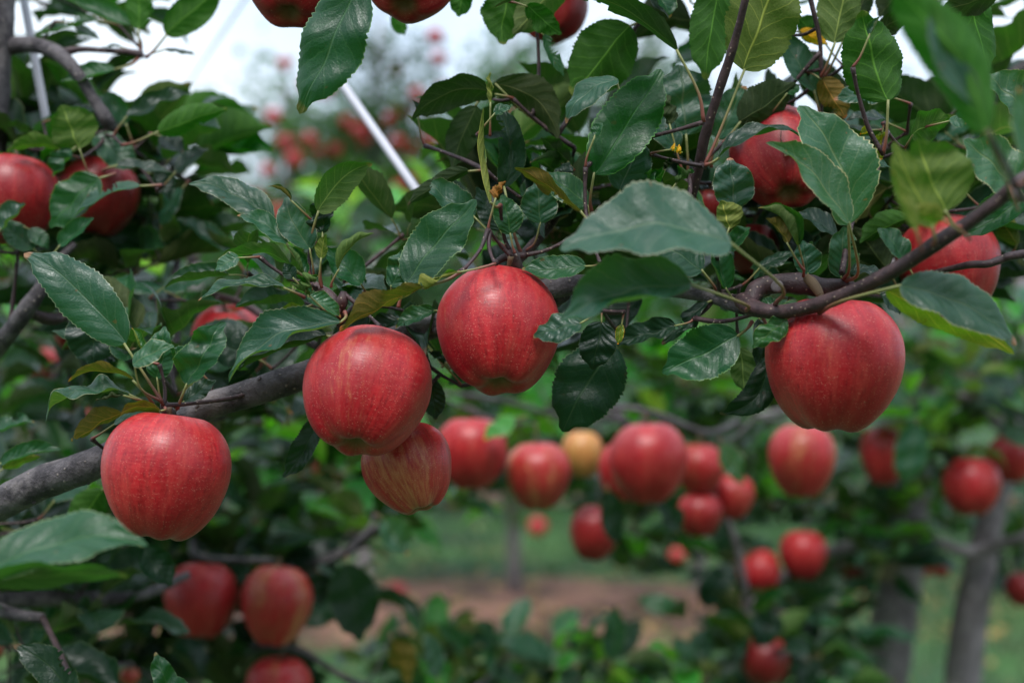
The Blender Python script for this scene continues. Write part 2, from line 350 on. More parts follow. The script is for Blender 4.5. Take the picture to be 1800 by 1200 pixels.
# ------------------------------------------------------------------ leaves
def leaf_grid(nv, nu, L, W, arch=0.0, bow=0.0, fold=15, twist=0, wave=0.0, curl=0.0, seed=0, teeth=0.0, tipz=0.0, asym=0.0, bites=0):
    """A leaf along +X (base at origin, tip at x=L), upper face +Z. arch: hump towards +Z; fold: V angle in degrees;
    curl: margins roll up further; wave: margin ripple; tipz: the tip bends down."""
    rs = np.random.RandomState(seed + 11)
    v = np.linspace(0, 1, nv + 1); u = np.linspace(-1, 1, nu + 1)
    VV, UU = np.meshgrid(v, u, indexing='ij')
    prof = np.sin(np.pi * np.clip(VV, 0, 1) ** 0.84) ** 0.60 * (1 - 0.06 * VV)
    cusp = np.clip((VV - 0.84) / 0.16, 0, 1); prof = prof * (1 - 0.40 * np.sin(np.pi * cusp) ** 1.0)
    prof[0, :] = 0.035; prof[-1, :] = 0.008
    if teeth:
        tt = np.where(np.arange(nv + 1) % 2 == 0, 1.0, 1.0 - teeth)
        tt = tt * (1 + 0.02 * rs.randn(nv + 1))
        m = np.ones_like(prof); m[:, 0] = tt; m[:, -1] = tt; prof = prof * m
    prof = prof * (1 + asym * UU)
    hw = W / 2 * prof
    au = np.abs(UU)
    ang = np.radians(fold * (1 + 0.35 * np.sin(VV * 5 + seed))) + curl * au ** 2
    # integrate across the half blade so that it keeps its width when it curls
    y = np.sign(UU) * hw * au * np.cos(ang); z = hw * au * np.sin(ang)
    ph = rs.uniform(0, 6.28, 4)
    z = z + wave * W * 0.35 * np.sin(VV * 15 + ph[3] + 2.5 * UU) * np.sin(np.pi * VV) + wave * W * au ** 2 * (np.sin(VV * 11 + ph[0] + 2.0 * (UU > 0)) * 0.6 + np.sin(VV * 23 + ph[1] + 3 * (UU > 0)) * 0.25) * np.sin(np.pi * VV) ** 0.5
    tw = np.radians(twist) * (VV - 0.5)
    y, z = y * np.cos(tw) - z * np.sin(tw), y * np.sin(tw) + z * np.cos(tw)
    x = L * VV + teeth * 0.0
    z = z + arch * L * 4 * VV * (1 - VV) - tipz * L * np.clip((VV - 0.72) / 0.28, 0, 1) ** 2
    y = y + bow * L * 4 * VV * (1 - VV) + 0.012 * L * np.sin(VV * 7 + ph[2])
    x = x - (arch ** 2) * L * 1.2 * np.sin(2 * np.pi * VV)
    V = np.stack([x.ravel(), y.ravel(), z.ravel()], 1)
    UV = np.stack([(UU.ravel() + 1) / 2, VV.ravel()], 1)
    i = np.arange(nv); j = np.arange(nu); I, J = np.meshgrid(i, j, indexing='ij'); q = (I * (nu + 1) + J).ravel()
    if bites:
        keep = np.ones(q.shape, bool)
        for b in range(bites):
            cu = rs.choice([-1.0, 1.0]) * rs.uniform(.8, 1.05); cv = rs.uniform(.25, .97); rb = rs.uniform(.05, .13)
            uu = (J.ravel() + .5) / nu * 2 - 1; vv = (I.ravel() + .5) / nv
            keep &= ((uu - cu) * hw[I.ravel(), 0] / L) ** 2 + (vv - cv) ** 2 > (rb * (1 + .3 * np.sin(vv * 90))) ** 2
        q = q[keep]
    F = np.stack([q, q + nu + 1, q + nu + 2, q + 1], 1)
    return V, F, UV

TINT = {'w': (4.6, 2.9, 1.0), 'j': (9, 6.5, 4.5), 'g': (1, 1, 1), 'k': (0.55, 0.6, 0.6), 'b': (0.55, 1.25, 0.42), 'n': (1.3, 1.5, 0.8), 'v': (3.4, 4.4, 1.6), 'o': (2.3, 1.15, 0.7), 'y': (14, 4.6, 0.8), 'p': (3.2, 2.3, 2.5),
        's': (2.0, 1.65, 2.1), 'm': (1.25, 1.5, 1.15), 'r': (3.2, 1.1, 0.55), 'l': (2.5, 2.1, 1.2)}  # s and p paint sky sheen, b backlight, k deep shade into leaf colour
def tint(c, rr=R, v=0.12):
    t = TINT[c]; k = 1 + rr.uniform(-v, v); return (t[0] * k * (1 + rr.uniform(-v, v)), t[1] * k, t[2] * k * (1 + rr.uniform(-v, v)), 1)

# shared variants for the leaves that are not shaped one by one
VAR = []
for i in range(16):
    rv = random.Random(100 + i)
    V, F, UV = leaf_grid(22, 6, 1.0, rv.uniform(0.50, 0.68), arch=rv.uniform(0.0, 0.13), bow=rv.uniform(-.05, .05), fold=rv.uniform(8, 38),
                         twist=rv.uniform(-50, 50), wave=rv.uniform(0.04, 0.12), curl=rv.uniform(-0.4, 0.6), seed=i, teeth=0.035, tipz=rv.uniform(-.05, .15))
    # petiole behind the base, its own material slot
    pV, pF, pUV, _ = tube([(0.01, 0, 0.0), (-0.13, rv.uniform(-.02, .02), -0.02), (-0.27, rv.uniform(-.03, .03), -0.08)], (0.011, 0.009, 0.013), seg=6, n=3)
    pV = pV + np.array([0.01, 0, 0])
    VAR.append((V, F, UV, pV, pF, pUV * np.array([1, 0.12])))
def var_mesh(k):
    V, F, UV, pV, pF, pUV = VAR[k]
    me = mesh_np("leaf", np.concatenate([V, pV]), np.concatenate([F, pF + len(V)]), np.concatenate([UV, pUV]))
    me.materials.append(M_LEAF); me.materials.append(M_PET)
    mi = np.zeros(len(F) + len(pF), dtype=np.int32); mi[len(F):] = 1; me.polygons.foreach_set("material_index", mi); return me
VAR_ME = [var_mesh(k) for k in range(16)]

def frame(T, Nn):
    T = T.normalized(); Nn = (Nn - T * Nn.dot(T)).normalized(); B = Nn.cross(T)
    return Matrix((T, B, Nn)).transposed()      # columns: X=T, Y=B, Z=N

class Tree:
    def __init__(s, base, label, group="apple trees of the orchard"):
        s.base = Vector(base)
        s.e = link("apple_tree", None, loc=s.base, label=label, category="tree", group=group)
        s.nodes = []; s.generic = []; s.traced = 0; s.want = []
    def part(s, name, V, F, UV, o, mat, parent=None, po=None, **k):
        p = parent or s.e; off = o - (po if po is not None else s.base)
        return link(name, mesh_np(name, V, F, UV), mat, p, loc=off, **k)
    def branch(s, name, pts, radii, mat=None, seg=12, bump=0.12, reg=True, n=5, sub=None):
        """pts: list of world Vectors"""
        V, F, UV, o = tube(pts, radii, seg, n, bump, seed=len(s.nodes))
        ob = s.part(name, V, F, UV, o, mat or M_BARK)
        if reg:
            for q in catmull([np.array(tuple(p)) for p in pts], 6): s.nodes.append(Vector(tuple(q)))
        return ob
    def pbranch(s, name, spec, **k):
        """spec: (px, py, depth, radius in px)"""
        return s.branch(name, [P(a, b, d) for a, b, d, r in spec], [r / FPX * d for a, b, d, r in spec], **k)
    def leaf(s, bx, by, tx, ty, w, tilt, d, c='g', pet=None, dz=0.0, arch=0.0, bow=0.0, fold=14, twist=0, wave=0.035, curl=0.0, tipz=0.0, pd=None, asym=0.0):
        b = P(bx, by, d); t = P(tx, ty, d + dz); T = t - b; L = T.length
        W = w / FPX * d
        n0 = Vector((0, -1, 0)); n0 = (n0 - T.normalized() * n0.dot(T.normalized())).normalized(); b0 = n0.cross(T.normalized())
        sg = 1 if tx >= bx else -1; a = math.radians(tilt) * sg
        Nn = n0 * math.cos(a) + b0 * math.sin(a)
        s.traced += 1; sd = s.traced * 7 + int(bx)
        W *= 1.08; bow = bow * sg * (1 if math.cos(a) >= 0 else -1)
        rl = random.Random(sd); wave = wave * 1.7 + rl.uniform(0, .04); fold = fold + rl.uniform(-4, 12); arch = arch + rl.uniform(-.02, .04); curl = curl + rl.uniform(-.35, .35); twist = twist + rl.uniform(-14, 14); tipz = tipz + rl.uniform(-.04, .10)
        V, F, UV = leaf_grid(48, 12, L, W, arch, bow, fold, twist, wave, curl, sd, teeth=0.045 if L > 0.03 else 0.03, tipz=tipz, asym=asym, bites=rl.choice((0, 0, 1, 1)) if L > .03 and w <= 72 else 0)
        Mx = np.array(frame(T, Nn)); V = V @ Mx.T
        ob = s.part("leaf", V, F, UV, b, M_LEAF, color=tint(c))
        # petiole as a piece of its own under the leaf
        if pet is None:
            back = -T.normalized() * 0.014 + Vector((0, 0, -0.006)) + Vector((R.uniform(-.003, .003), R.uniform(0, .008), 0)); e = b + back
        else: e = P(pet[0], pet[1], pd if pd else d + R.uniform(0.0, 0.012))
        mid = (b + e) / 2 + Vector((R.uniform(-.001, .001), 0, -0.06 * (e - b).length)) - T.normalized() * 0.12 * (e - b).length
        pr = 0.00095 if L > .04 else .0007
        V, F, UV, o = tube([b + T.normalized() * 0.001, mid, e], (pr * .85, pr, pr * 1.5), 7, 4)
        tot = (e - b).length * 10; UV[:, 1] = UV[:, 1] / max(tot, 1e-4) * 0.45
        link("petiole", mesh_np("petiole", V, F, UV), M_PET, ob, loc=o - b)
        if not (d < .8 and pd is None and bx < 200): s.want.append((e, 0.0016))
        return ob
    def rosette(s, p, n, size, rr, spread=1.0, tints="gggkm", up=0.8, sc=None):
        """n leaves radiating from a spur at p"""
        az = rr.uniform(0, 6.28)
        for k in range(n):
            az += 6.28 / n + rr.uniform(-.5, .5); el = rr.uniform(-0.35, 0.95) * spread
            T = Vector((math.cos(az) * math.cos(el), math.sin(az) * math.cos(el), math.sin(el)))
            Nn = Vector((rr.gauss(0, .45), rr.gauss(-.1, .45), up)) + Vector((-math.cos(az), -math.sin(az), 0)) * 0.3
            L = size * rr.uniform(0.65, 1.15)
            s.generic.append((p + T * L * 0.28, frame(T, Nn), L, rr.randrange(16), tint(rr.choice(tints), rr, .2)))
        s.want.append((p, 0.0018))
    def fill(s, x0, y0, x1, y1, d0, d1, n, seed, size=0.075, tints="gggkm", k=5, avoid=(), **kw):
        rr = random.Random(seed); done = 0; tries = 0
        while done < n and tries < n * 20:
            tries += 1
            px, py, d = rr.uniform(x0, x1), rr.uniform(y0, y1), rr.uniform(d0, d1)
            if any(a <= px <= c and b <= py <= e for a, b, c, e in avoid): continue
            done += 1
            s.rosette(P(px, py, d), k + rr.choice((-1, 0, 0, 1)), size, rr, tints=tints, **kw)
    def finish(s, twigs=True, limit=300, twig_mat=None, maxlen=0.5):
        # leaves: the largest in view as single parts, the rest as one mass
        def key(g):
            p = g[0]; d = max(p.y, .2); x = p.x / d * FPX; z = (p.z - CAMZ) / d * FPX
            out = abs(x) > 960 or abs(z) > 660
            return (out, -g[2] / d)
        s.generic.sort(key=key)
        room = max(0, limit - s.traced); inv = 0
        for (p, Mx, L, k, c) in s.generic[:room]:
            o = link("leaf", VAR_ME[k], None, s.e, loc=p - s.base, rot=Mx.to_quaternion(), scale=L, color=c)
        rest = s.generic[room:]
        if rest:
            Vs, Fs, Us, Mi = [], [], [], []; off = 0
            for (p, Mx, L, k, c) in rest:
                V, F, UV, pV, pF, pUV = VAR[k]; m = np.array(Mx).T * L; pp = np.array(p - s.base)
                Vs += [V @ m + pp, pV @ m + pp]; Fs += [F + off, pF + off + len(V)]; Us += [UV, pUV]; off += len(V) + len(pV)
                Mi += [np.zeros(len(F)), np.ones(len(pF))]
            me = mesh_np("foliage", np.concatenate(Vs), np.concatenate(Fs), np.concatenate(Us))
            me.materials.append(M_LEAF); me.materials.append(M_PET); me.polygons.foreach_set("material_index", np.concatenate(Mi).astype(np.int32))
            link("foliage", me, None, s.e, kind="stuff")
        if twigs:
            cl = []
            for p, r in s.want:
                for q in cl:
                    if (q - p).length < 0.022: break
                else: cl.append(p)
            rr = random.Random(5)
            # nearest first, so that later twigs can hang on earlier ones
            cl.sort(key=lambda p: min((p - q).length for q in s.nodes))
            for p in cl:
                cand = sorted(s.nodes, key=lambda q: (q - p).length + max(0, q.z - p.z) * .3)[:60:4]
                q = next((c for c in cand if clear(p, c)), None)
                if q is None: continue
                dd = (p - q).length
                if dd < 0.006 or dd > maxlen: continue
                sag = Vector((rr.uniform(-.06, .06), rr.uniform(0, .12), rr.uniform(-.10, .02))) * dd
                pts = [q, q + (p - q) * 0.35 + sag, q + (p - q) * .75 + sag * .7, p]
                r0 = 0.0013 + dd * 0.0065
                V, F, UV, o = tube(pts, (r0, r0 * .85, r0 * .7, 0.0017), 7, 4, 0.18, seed=rr.random() * 50)
                s.part("twig", V, F, UV, o, twig_mat or M_TWIG)
                for z in catmull([np.array(tuple(a)) for a in pts], 3)[2:]: s.nodes.append(Vector(tuple(z)))

# ------------------------------------------------------------------ apples
def clear(p, q):
    """no apple hangs where a twig from p to q would pass"""
    for c, r in AP_POS:
        for f in (.25, .5, .75):
            m = p.lerp(q, f)
            if m.y < c.y + r and abs(m.x / m.y - c.x / c.y) < r / c.y * 1.15 and abs((m.z - CAMZ) / m.y - (c.z - CAMZ) / c.y) < r / c.y * 1.12: return False
    return True
AP_POS = []
def apple_shape(seed, Rr, hr=0.93, seg=40, rings=28, lobes=1.0):
    rs = random.Random(seed); V, F, UV = [], [], []
    ph = rs.uniform(0, 6.28); lean = rs.uniform(-.03, .03); la = rs.uniform(0, 6.28); taper = rs.uniform(0.12, 0.19)
    for i in range(rings + 1):
        t = math.pi * i / rings; st, ct = math.sin(t), math.cos(t)
        for k in range(seg):
            a = 2 * math.pi * k / seg
            r = abs(st) ** 0.97 * (1 + taper * ct * 0.8)
            z = hr * 1.10 * ct * (1 - 0.02 * ct)
            z -= 0.36 * math.exp(-(st / 0.22) ** 2) if ct > 0 else 0
            z += 0.25 * math.exp(-(st / 0.25) ** 2) if ct < 0 else 0
            low = max(0, min(1, (-ct - 0.25) / 0.75)); hi = max(0, min(1, (ct - .4) / .6))
            lob = math.cos(5 * a + ph)
            r *= 1 + lobes * (0.05 * low + 0.018 * hi + 0.008) * lob
            z -= lobes * 0.045 * low * (0.5 + 0.5 * lob) * (st > .12)
            r *= 1 + 0.018 * math.cos(2 * a + la) + 0.02 * noise.noise(Vector((math.cos(a) * 1.3 + seed, math.sin(a) * 1.3, ct * 1.3)))
            z += lean * r * math.cos(a - la)
            V.append((r * math.cos(a) * Rr, r * math.sin(a) * Rr, z * Rr)); UV.append((k / seg, i / rings))
    for i in range(rings):
        for k in range(seg):
            k2 = (k + 1) % seg; F.append((i*seg + k, (i+1)*seg + k, (i+1)*seg + k2, i*seg + k2))
    return V, F, UV
def calyx_mesh(Rr, seed):
    """five dried sepals and a little crown in the hollow at the foot of the apple"""
    V, F = [], []; rs = random.Random(seed)
    for k in range(5):
        a = k * 1.2566 + rs.uniform(-.2, .2); ca, sa = math.cos(a), math.sin(a); l = rs.uniform(.75, 1.2)
        b = len(V)
        for (r, z, wd) in ((0.03, -0.60, .05), (0.09, -0.73, .055), (0.11 + .03 * l, -0.80 - .03 * l, .03), (0.16 * l, -0.84, .006)):
            V.append(((r * ca - wd * sa) * Rr, (r * sa + wd * ca) * Rr, z * Rr)); V.append(((r * ca + wd * sa) * Rr, (r * sa - wd * ca) * Rr, z * Rr))
        for q in range(3): F.append((b + 2*q, b + 2*q + 1, b + 2*q + 3, b + 2*q + 2))
    return mesh_np("calyx", V, F)
APPLES = []
def apple(px, py, wpx, d, label, stem=(0, 0, 1), hr=0.93, yel=0.0, val=1.0, pet=None, tree=None, group=None, parts=True, seed=None, pd=None, far=None):
    c = P(px, py, d); Rr = wpx / 2 / FPX * d / 0.99
    seed = seed if seed is not None else len(APPLES) + 3
    V, F, UV = apple_shape(seed, Rr, hr, 48 if parts else 20, 36 if parts else 14)
    q = Vector(stem).normalized().to_track_quat('Z', 'Y') @ Quaternion((0, 0, 1), R.uniform(0, 6.28))
    props = dict(label=label, category="apple")
    if group: props["group"] = group
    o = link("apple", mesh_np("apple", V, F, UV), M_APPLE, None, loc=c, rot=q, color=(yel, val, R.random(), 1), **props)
    APPLES.append(o); AP_POS.append((c, Rr))
    if parts:
        qi = q.inverted(); top = Vector((0, 0, Rr * hr * 0.60))
        if pet: e = qi @ (P(pet[0], pet[1], pd or d) - c)
        else: e = Vector((R.uniform(-.2, .2) * Rr, R.uniform(-.2, .2) * Rr, Rr * 1.28))
        V, F, UV, oo = tube([top, top * .4 + e * .6 + Vector((.0006, 0, 0)), e], (0.0012, 0.0011, 0.0021), 7, 4)
        link("stem", mesh_np("stem", V, F, UV), M_STEM, o, loc=oo)
        link("calyx", calyx_mesh(Rr, seed), M_CALYX, o)
        if tree: tree.want.append((c + q @ e, 0.002))
    return o
#@@LAYOUT
# ------------------------------------------------------------------ the trees near the lens
TL = Tree((-0.47, 1.17, 0.0), "near apple tree with a grey trunk and a long bough crossing behind the big apples", "near row of apple trees")
TR = Tree((0.62, 0.98, 0.0), "near apple tree reaching in with a thin dark branch over the largest apple", "near row of apple trees")
TL.branch("trunk", [Vector((-0.47, 1.17, -0.05)), Vector((-0.475, 1.17, 0.5)), P(-105, 1150, 1.17), P(-95, 900, 1.16), P(-62, 560, 1.15), P(-37, 300, 1.15), P(-20, 120, 1.15), P(-12, -60, 1.15), P(-5, -500, 1.16), P(10, -900, 1.18)],
          [.034, .030, .025, .023, .0195, .0185, .0178, .0175, .015, .012], seg=24, n=10, bump=.10)
# the long bough
TL.pbranch("bough", [(-95, 915, 1.15, 34), (-50, 900, 1.02, 30), (0, 884, .965, 29), (90, 843, .945, 30), (180, 808, .93, 27), (300, 750, .925, 24), (375, 712, .925, 24), (450, 688, .925, 25), (540, 658, .93, 25),
    (640, 618, .935, 24), (740, 580, .94, 22), (850, 548, .94, 20), (960, 508, .94, 19), (1060, 500, .94, 16), (1150, 505, .935, 14), (1230, 516, .92, 13), (1310, 542, .90, 12)], seg=28, n=12, bump=.10, mat=M_BARK)
TL.pbranch("branch", [(850, 620, .99, 10), (930, 560, .97, 15), (990, 515, .945, 16)], seg=12)
TL.pbranch("branch", [(900, 470, .93, 8), (935, 432, .95, 9), (970, 392, .97, 8), (1000, 330, 1.0, 6)], mat=M_TWIG)
TL.pbranch("branch", [(-18, 88, 1.15, 22), (22, 80, 1.15, 16), (62, 80, 1.14, 14), (105, 96, 1.12, 13), (138, 132, 1.11, 11), (165, 175, 1.11, 10), (186, 208, 1.11, 12), (200, 238, 1.12, 8), (215, 290, 1.13, 6)], seg=16, n=8)
TL.pbranch("branch", [(108, 94, 1.12, 9), (140, 87, 1.12, 6), (185, 89, 1.12, 5), (230, 92, 1.12, 6), (250, 97, 1.12, 7)], mat=M_TWIG)
TL.pbranch("branch", [(-62, 660, 1.15, 20), (-20, 625, 1.10, 17), (20, 580, 1.07, 15), (45, 545, 1.06, 16), (68, 512, 1.06, 13), (90, 470, 1.08, 9), (130, 430, 1.1, 6)], seg=14)
TL.pbranch("branch", [(50, 548, 1.06, 8), (85, 560, 1.08, 11), (115, 552, 1.10, 8), (150, 500, 1.14, 5)], mat=M_TWIG)
TL.pbranch("branch", [(-90, 1080, 1.17, 22), (-10, 1058, 1.22, 16), (60, 1052, 1.25, 15), (150, 1051, 1.28, 13), (245, 1046, 1.32, 10), (330, 1010, 1.4, 7)], seg=12)
TL.pbranch("branch", [(-20, 1062, 1.15, 12), (20, 1078, 1.13, 12), (75, 1086, 1.12, 9)], seg=10)
TL.pbranch("branch", [(300, 690, 1.2, 9), (310, 600, 1.22, 9), (300, 520, 1.25, 8), (320, 430, 1.3, 6)], seg=10)
TL.pbranch("branch", [(370, 515, 1.18, 5), (430, 535, 1.15, 7), (480, 568, 1.12, 6), (560, 610, 1.02, 8)], mat=M_TWIG, seg=9)
TL.pbranch("spur", [(300, 748, .92, 15), (297, 730, .905, 13), (291, 717, .89, 11), (288, 708, .885, 7)], mat=M_BARK, bump=.35)
TL.pbranch("spur", [(610, 625, .93, 10), (600, 570, .91, 9), (590, 540, .90, 11), (575, 518, .90, 9), (552, 500, .90, 6)], mat=M_TWIG, bump=.4)
TL.pbranch("spur", [(592, 548, .90, 8), (601, 530, .895, 10), (604, 512, .895, 5)], mat=M_TWIG, bump=.5)
TL.pbranch("spur", [(930, 515, .93, 10), (915, 480, .915, 9), (903, 452, .905, 12), (896, 440, .90, 8)], mat=M_BARK, bump=.4)
TL.pbranch("spur", [(870, 463, .905, 5), (890, 452, .905, 7), (925, 448, .905, 7)], mat=M_TWIG, bump=.4)
# the thin branch coming from the right, its spur and the upright shoot
TR.branch("trunk", [Vector((0.62, 0.98, -0.05)), Vector((0.615, 0.98, .5)), Vector((0.60, 0.97, 1.1)), Vector((0.59, .96, 1.6)), Vector((0.585, .96, 2.1)), Vector((0.60, .98, 2.6))], [.03, .027, .024, .020, .016, .010], seg=20, n=8)
TR.pbranch("branch", [(2450, 260, .95, 22), (2200, 240, .84, 16), (1960, 235, .77, 13), (1810, 308, .73, 13), (1755, 352, .735, 12), (1700, 393, .745, 13), (1650, 425, .755, 14), (1600, 458, .775, 13), (1540, 492, .79, 13), (1480, 520, .81, 12.5), (1420, 540, .83, 13),
    (1360, 548, .845, 13), (1322, 540, .86, 15), (1305, 528, .875, 15)], seg=20, n=10, mat=M_TWIG, bump=.10)
TR.pbranch("spur", [(1315, 535, .875, 15), (1335, 508, .885, 17), (1365, 500, .885, 19), (1410, 500, .885, 19), (1440, 505, .885, 16), (1480, 500, .885, 10), (1505, 502, .88, 6)], seg=20, n=8, mat=M_TWIG, bump=.22)
TR.pbranch("spur", [(1418, 488, .875, 8), (1430, 500, .87, 10), (1443, 522, .865, 7)], seg=10, mat=M_STEM, bump=.3)
TR.pbranch("branch", [(1215, 345, .93, 9), (1228, 295, .92, 9), (1240, 235, .91, 9), (1262, 165, .90, 8), (1285, 95, .89, 7.5), (1303, 30, .88, 7), (1318, -40, .87, 6), (1330, -120, .86, 5)], seg=12, n=8, mat=M_TWIG, bump=.15)
TR.pbranch("branch", [(1180, 500, .94, 8), (1205, 420, .945, 9), (1215, 345, .93, 9)], seg=10, mat=M_TWIG)
TR.pbranch("branch", [(2450, -120, .97, 20), (2050, 20, 1.1, 18), (1820, 115, 1.18, 17), (1740, 175, 1.2, 18), (1690, 215, 1.2, 20), (1640, 240, 1.2, 18), (1590, 258, 1.2, 13), (1500, 290, 1.15, 9), (1440, 330, 1.1, 7)], seg=14, n=8)
TR.pbranch("branch", [(2450, 380, .97, 16), (2000, 420, .95, 9), (1800, 446, .93, 8), (1760, 456, .93, 7.5), (1735, 464, .93, 7), (1700, 466, .94, 6.5), (1640, 480, .97, 5)], seg=10, mat=M_TWIG)
TR.pbranch("branch", [(2050, 30, 1.1, 12), (1850, -80, 1.05, 9), (1600, -90, 1.0, 7), (1400, -110, .95, 6), (1150, -100, .93, 5), (900, -110, .92, 6), (680, -120, .92, 5)], seg=9, mat=M_TWIG)
TR.pbranch("branch", [(1590, 258, 1.1, 6), (1552, 262, .97, 5), (1540, 300, .95, 5), (1500, 380, .93, 5), (1480, 480, .89, 6)], seg=8, mat=M_TWIG)
TR.pbranch("branch", [(1400, -110, .95, 6), (1425, 0, .95, 4.5), (1441, 70, .955, 4), (1443, 132, .96, 3.5)], seg=8, mat=M_TWIG)

L = TL.leaf
# rosette above the leftmost big apple
L(220, 605, 38, 443, 92, 12, .875, 's', (288, 712), bow=.07, fold=8, wave=.03, twist=20)
L(200, 595, 178, 640, 70, 35, .99, 'k'); L(160, 545, 165, 645, 90, 10, .97, 'k', fold=10)
L(233, 640, 305, 606, 50, 38, .86, 'p', (286, 706), fold=20, arch=.06); L(250, 618, 233, 575, 22, 60, .875, 'l', (280, 640), curl=1.0)
L(288, 655, 288, 573, 52, 10, .90, 'm', (290, 708), arch=.05); L(275, 665, 296, 602, 48, 5, .895, 'm', (288, 708))
L(328, 676, 383, 562, 78, 14, .88, 'm', (312, 718), bow=-.05, wave=.09, tipz=.2, twist=25); L(322, 706, 380, 668, 36, 30, .905, 'k', (308, 722))
L(236, 668, 120, 664, 42, 112, .875, 'o', (272, 716), arch=.13, fold=10, twist=20, wave=.03)
L(228, 692, 70, 722, 58, 68, .88, 's', (272, 716), arch=.10, wave=.14, fold=28, tipz=.12, twist=-15)
L(219, 694, 168, 704, 14, 70, .87, 'k', (250, 705), wave=.2, curl=.8)
L(283, 722, 211, 728, 34, 128, .86, 'o', (290, 716), arch=.16, fold=12); L(215, 726, 126, 780, 52, 132, .885, 'o', (250, 712), arch=.07, fold=10, wave=.06)
L(200, 745, 285, 722, 30, 60, .905, 'm', arch=.1)
# rosette in the middle left
L(480, 392, 332, 318, 66, 40, .93, 's', (545, 495), bow=.13, fold=18, wave=.05); L(506, 428, 418, 376, 50, 44, .90, 's', (548, 492), bow=.08, curl=.3, fold=20)
L(512, 468, 376, 472, 52, 108, .885, 'm', (542, 500), arch=.16, fold=16, twist=-45, wave=.07); L(420, 452, 378, 474, 34, 30, .87, 'p', arch=.05, fold=6)
L(536, 486, 505, 430, 34, 60, .88, 'm', (545, 500), curl=.5); L(500, 505, 346, 520, 46, 64, .89, 's', (536, 523), arch=.07, wave=.07, fold=22)
L(545, 438, 502, 345, 62, 14, .905, 's', (550, 492), bow=-.07, fold=10); L(512, 352, 472, 326, 18, 70, .90, 'o', curl=.6, arch=.1)
L(558, 372, 653, 286, 64, 165, .90, 'm', (556, 430), bow=.10, fold=-14); L(567, 410, 572, 348, 52, 20, .905, 'k', (566, 506), wave=.15, curl=.4)
L(564, 455, 572, 412, 26, 140, .89, 'l', (566, 506)); L(594, 474, 660, 412, 34, 110, .885, 'm', (582, 505), arch=.1, bow=.15, curl=.8, twist=40)
L(636, 500, 572, 436, 64, 25, .91, 'm', (642, 512), fold=12);
L(516, 490, 500, 463, 26, 10, .87, 'k', (540, 505)); L(535, 512, 560, 484, 36, 60, .865, 'm', (548, 508), curl=1.1, wave=.2); L(545, 520, 510, 498, 34, 70, .87, 'm', curl=.9)
L(540, 522, 600, 556, 40, 35, .88, 'p', (545, 508), fold=14, arch=.08); L(535, 540, 480, 568, 36, 120, .89, 'l', (560, 528), arch=.06)
L(600, 566, 400, 668, 88, 40, .865, 's', (606, 548), arch=.03, bow=.13, fold=24, wave=.07, twist=-10, tipz=.05); L(575, 590, 420, 652, 84, 55, .90, 'k', arch=.05)
L(745, 505, 597, 584, 66, 118, .845, 'o', (808, 478), arch=.05, fold=18, wave=.08, twist=35, curl=.3); L(805, 478, 700, 530, 22, 85, .845, 'l', (872, 463), wave=.3, curl=1.5, twist=90)
L(686, 504, 726, 434, 52, 15, .89, 'm', (690, 530), wave=.1, fold=14); L(712, 498, 836, 350, 96, 22, .885, 'm', (700, 540), fold=10, wave=.05, bow=.02)
L(765, 545, 694, 575, 40, 35, .93, 'm')
L(340, 640, 300, 612, 36, 20, .93, 'm'); L(560, 735, 495, 838, 48, 20, .95, 'k', bow=-.09); L(757, 665, 766, 738, 44, 0, .955, 'k')
L(780, 640, 752, 618, 30, 70, .95, 'k'); L(842, 645, 752, 632, 24, 80, .93, 'k', arch=.1)
L(648, 552, 590, 640, 70, 30, .955, 'k'); L(700, 560, 640, 600, 50, 40, .96, 'k')
# rosette above the second apple
L(833, 380, 750, 316, 64, 30, .91, 's', (897, 440), fold=12, bow=-.05); L(825, 300, 716, 360, 34, 150, .93, 'k', arch=.14)
L(862, 358, 852, 190, 34, 140, .88, 'l', (880, 360), bow=-.12, curl=.9, fold=34, twist=-15, wave=.04)
L(886, 330, 878, 183, 64, 6, .905, 'k', (917, 448), bow=.10, fold=24, curl=.5); L(868, 200, 898, 185, 26, 40, .89, 'm')
L(862, 182, 862, 128, 18, 150, .895, 'l', wave=.3, curl=1.0, twist=60); L(870, 350, 888, 318, 34, 150, .87, 'r', curl=.9, wave=.2)
L(897, 412, 884, 342, 52, 12, .895, 'm', (905, 445), fold=14); L(880, 405, 836, 330, 44, 20, .93, 'k')
L(872, 165, 724, 208, 64, 140, .96, 'k', bow=.17, fold=14); L(868, 145, 985, 240, 74, 155, .97, 'k', (1010, 260), bow=.14, fold=10); L(836, 185, 792, 295, 58, 170, .98, 'k')
L(735, 205, 726, 175, 20, 60, .97, 'k')
L(1022, 372, 910, 288, 44, 122, .875, 'y' if 0 else 'o', (1035, 400), arch=.05, bow=-.06, twist=60, wave=.06, fold=16); L(1035, 362, 958, 302, 62, 30, .90, 'm', (1040, 395), fold=10)
L(950, 393, 944, 318, 66, 10, .93, 's', (925, 440), fold=10); L(1043, 305, 1160, 118, 104, 10, .885, 'b', (1040, 372), fold=20, bow=-.03, wave=.05, curl=.15)
L(1045, 240, 1058, 215, 26, 40, .875, 'm'); L(1085, 138, 990, 210, 60, 42, .91, 'p' if 0 else 's', (1078, 230), arch=.08, bow=.05, fold=14)
L(1108, 45, 1003, 168, 112, 170, .97, 'b', fold=6); L(1192, 88, 868, 8, 72, 112, .86, 'k', (1237, 215), bow=.12, arch=.06, fold=18, twist=-25, wave=.05)
L(1000, 285, 950, 242, 46, 120, .96, 'k', (1010, 300)); L(975, 275, 920, 262, 40, 70, .97, 'k'); L(1090, 335, 1127, 240, 74, 10, .90, 's', (1080, 380), fold=14)
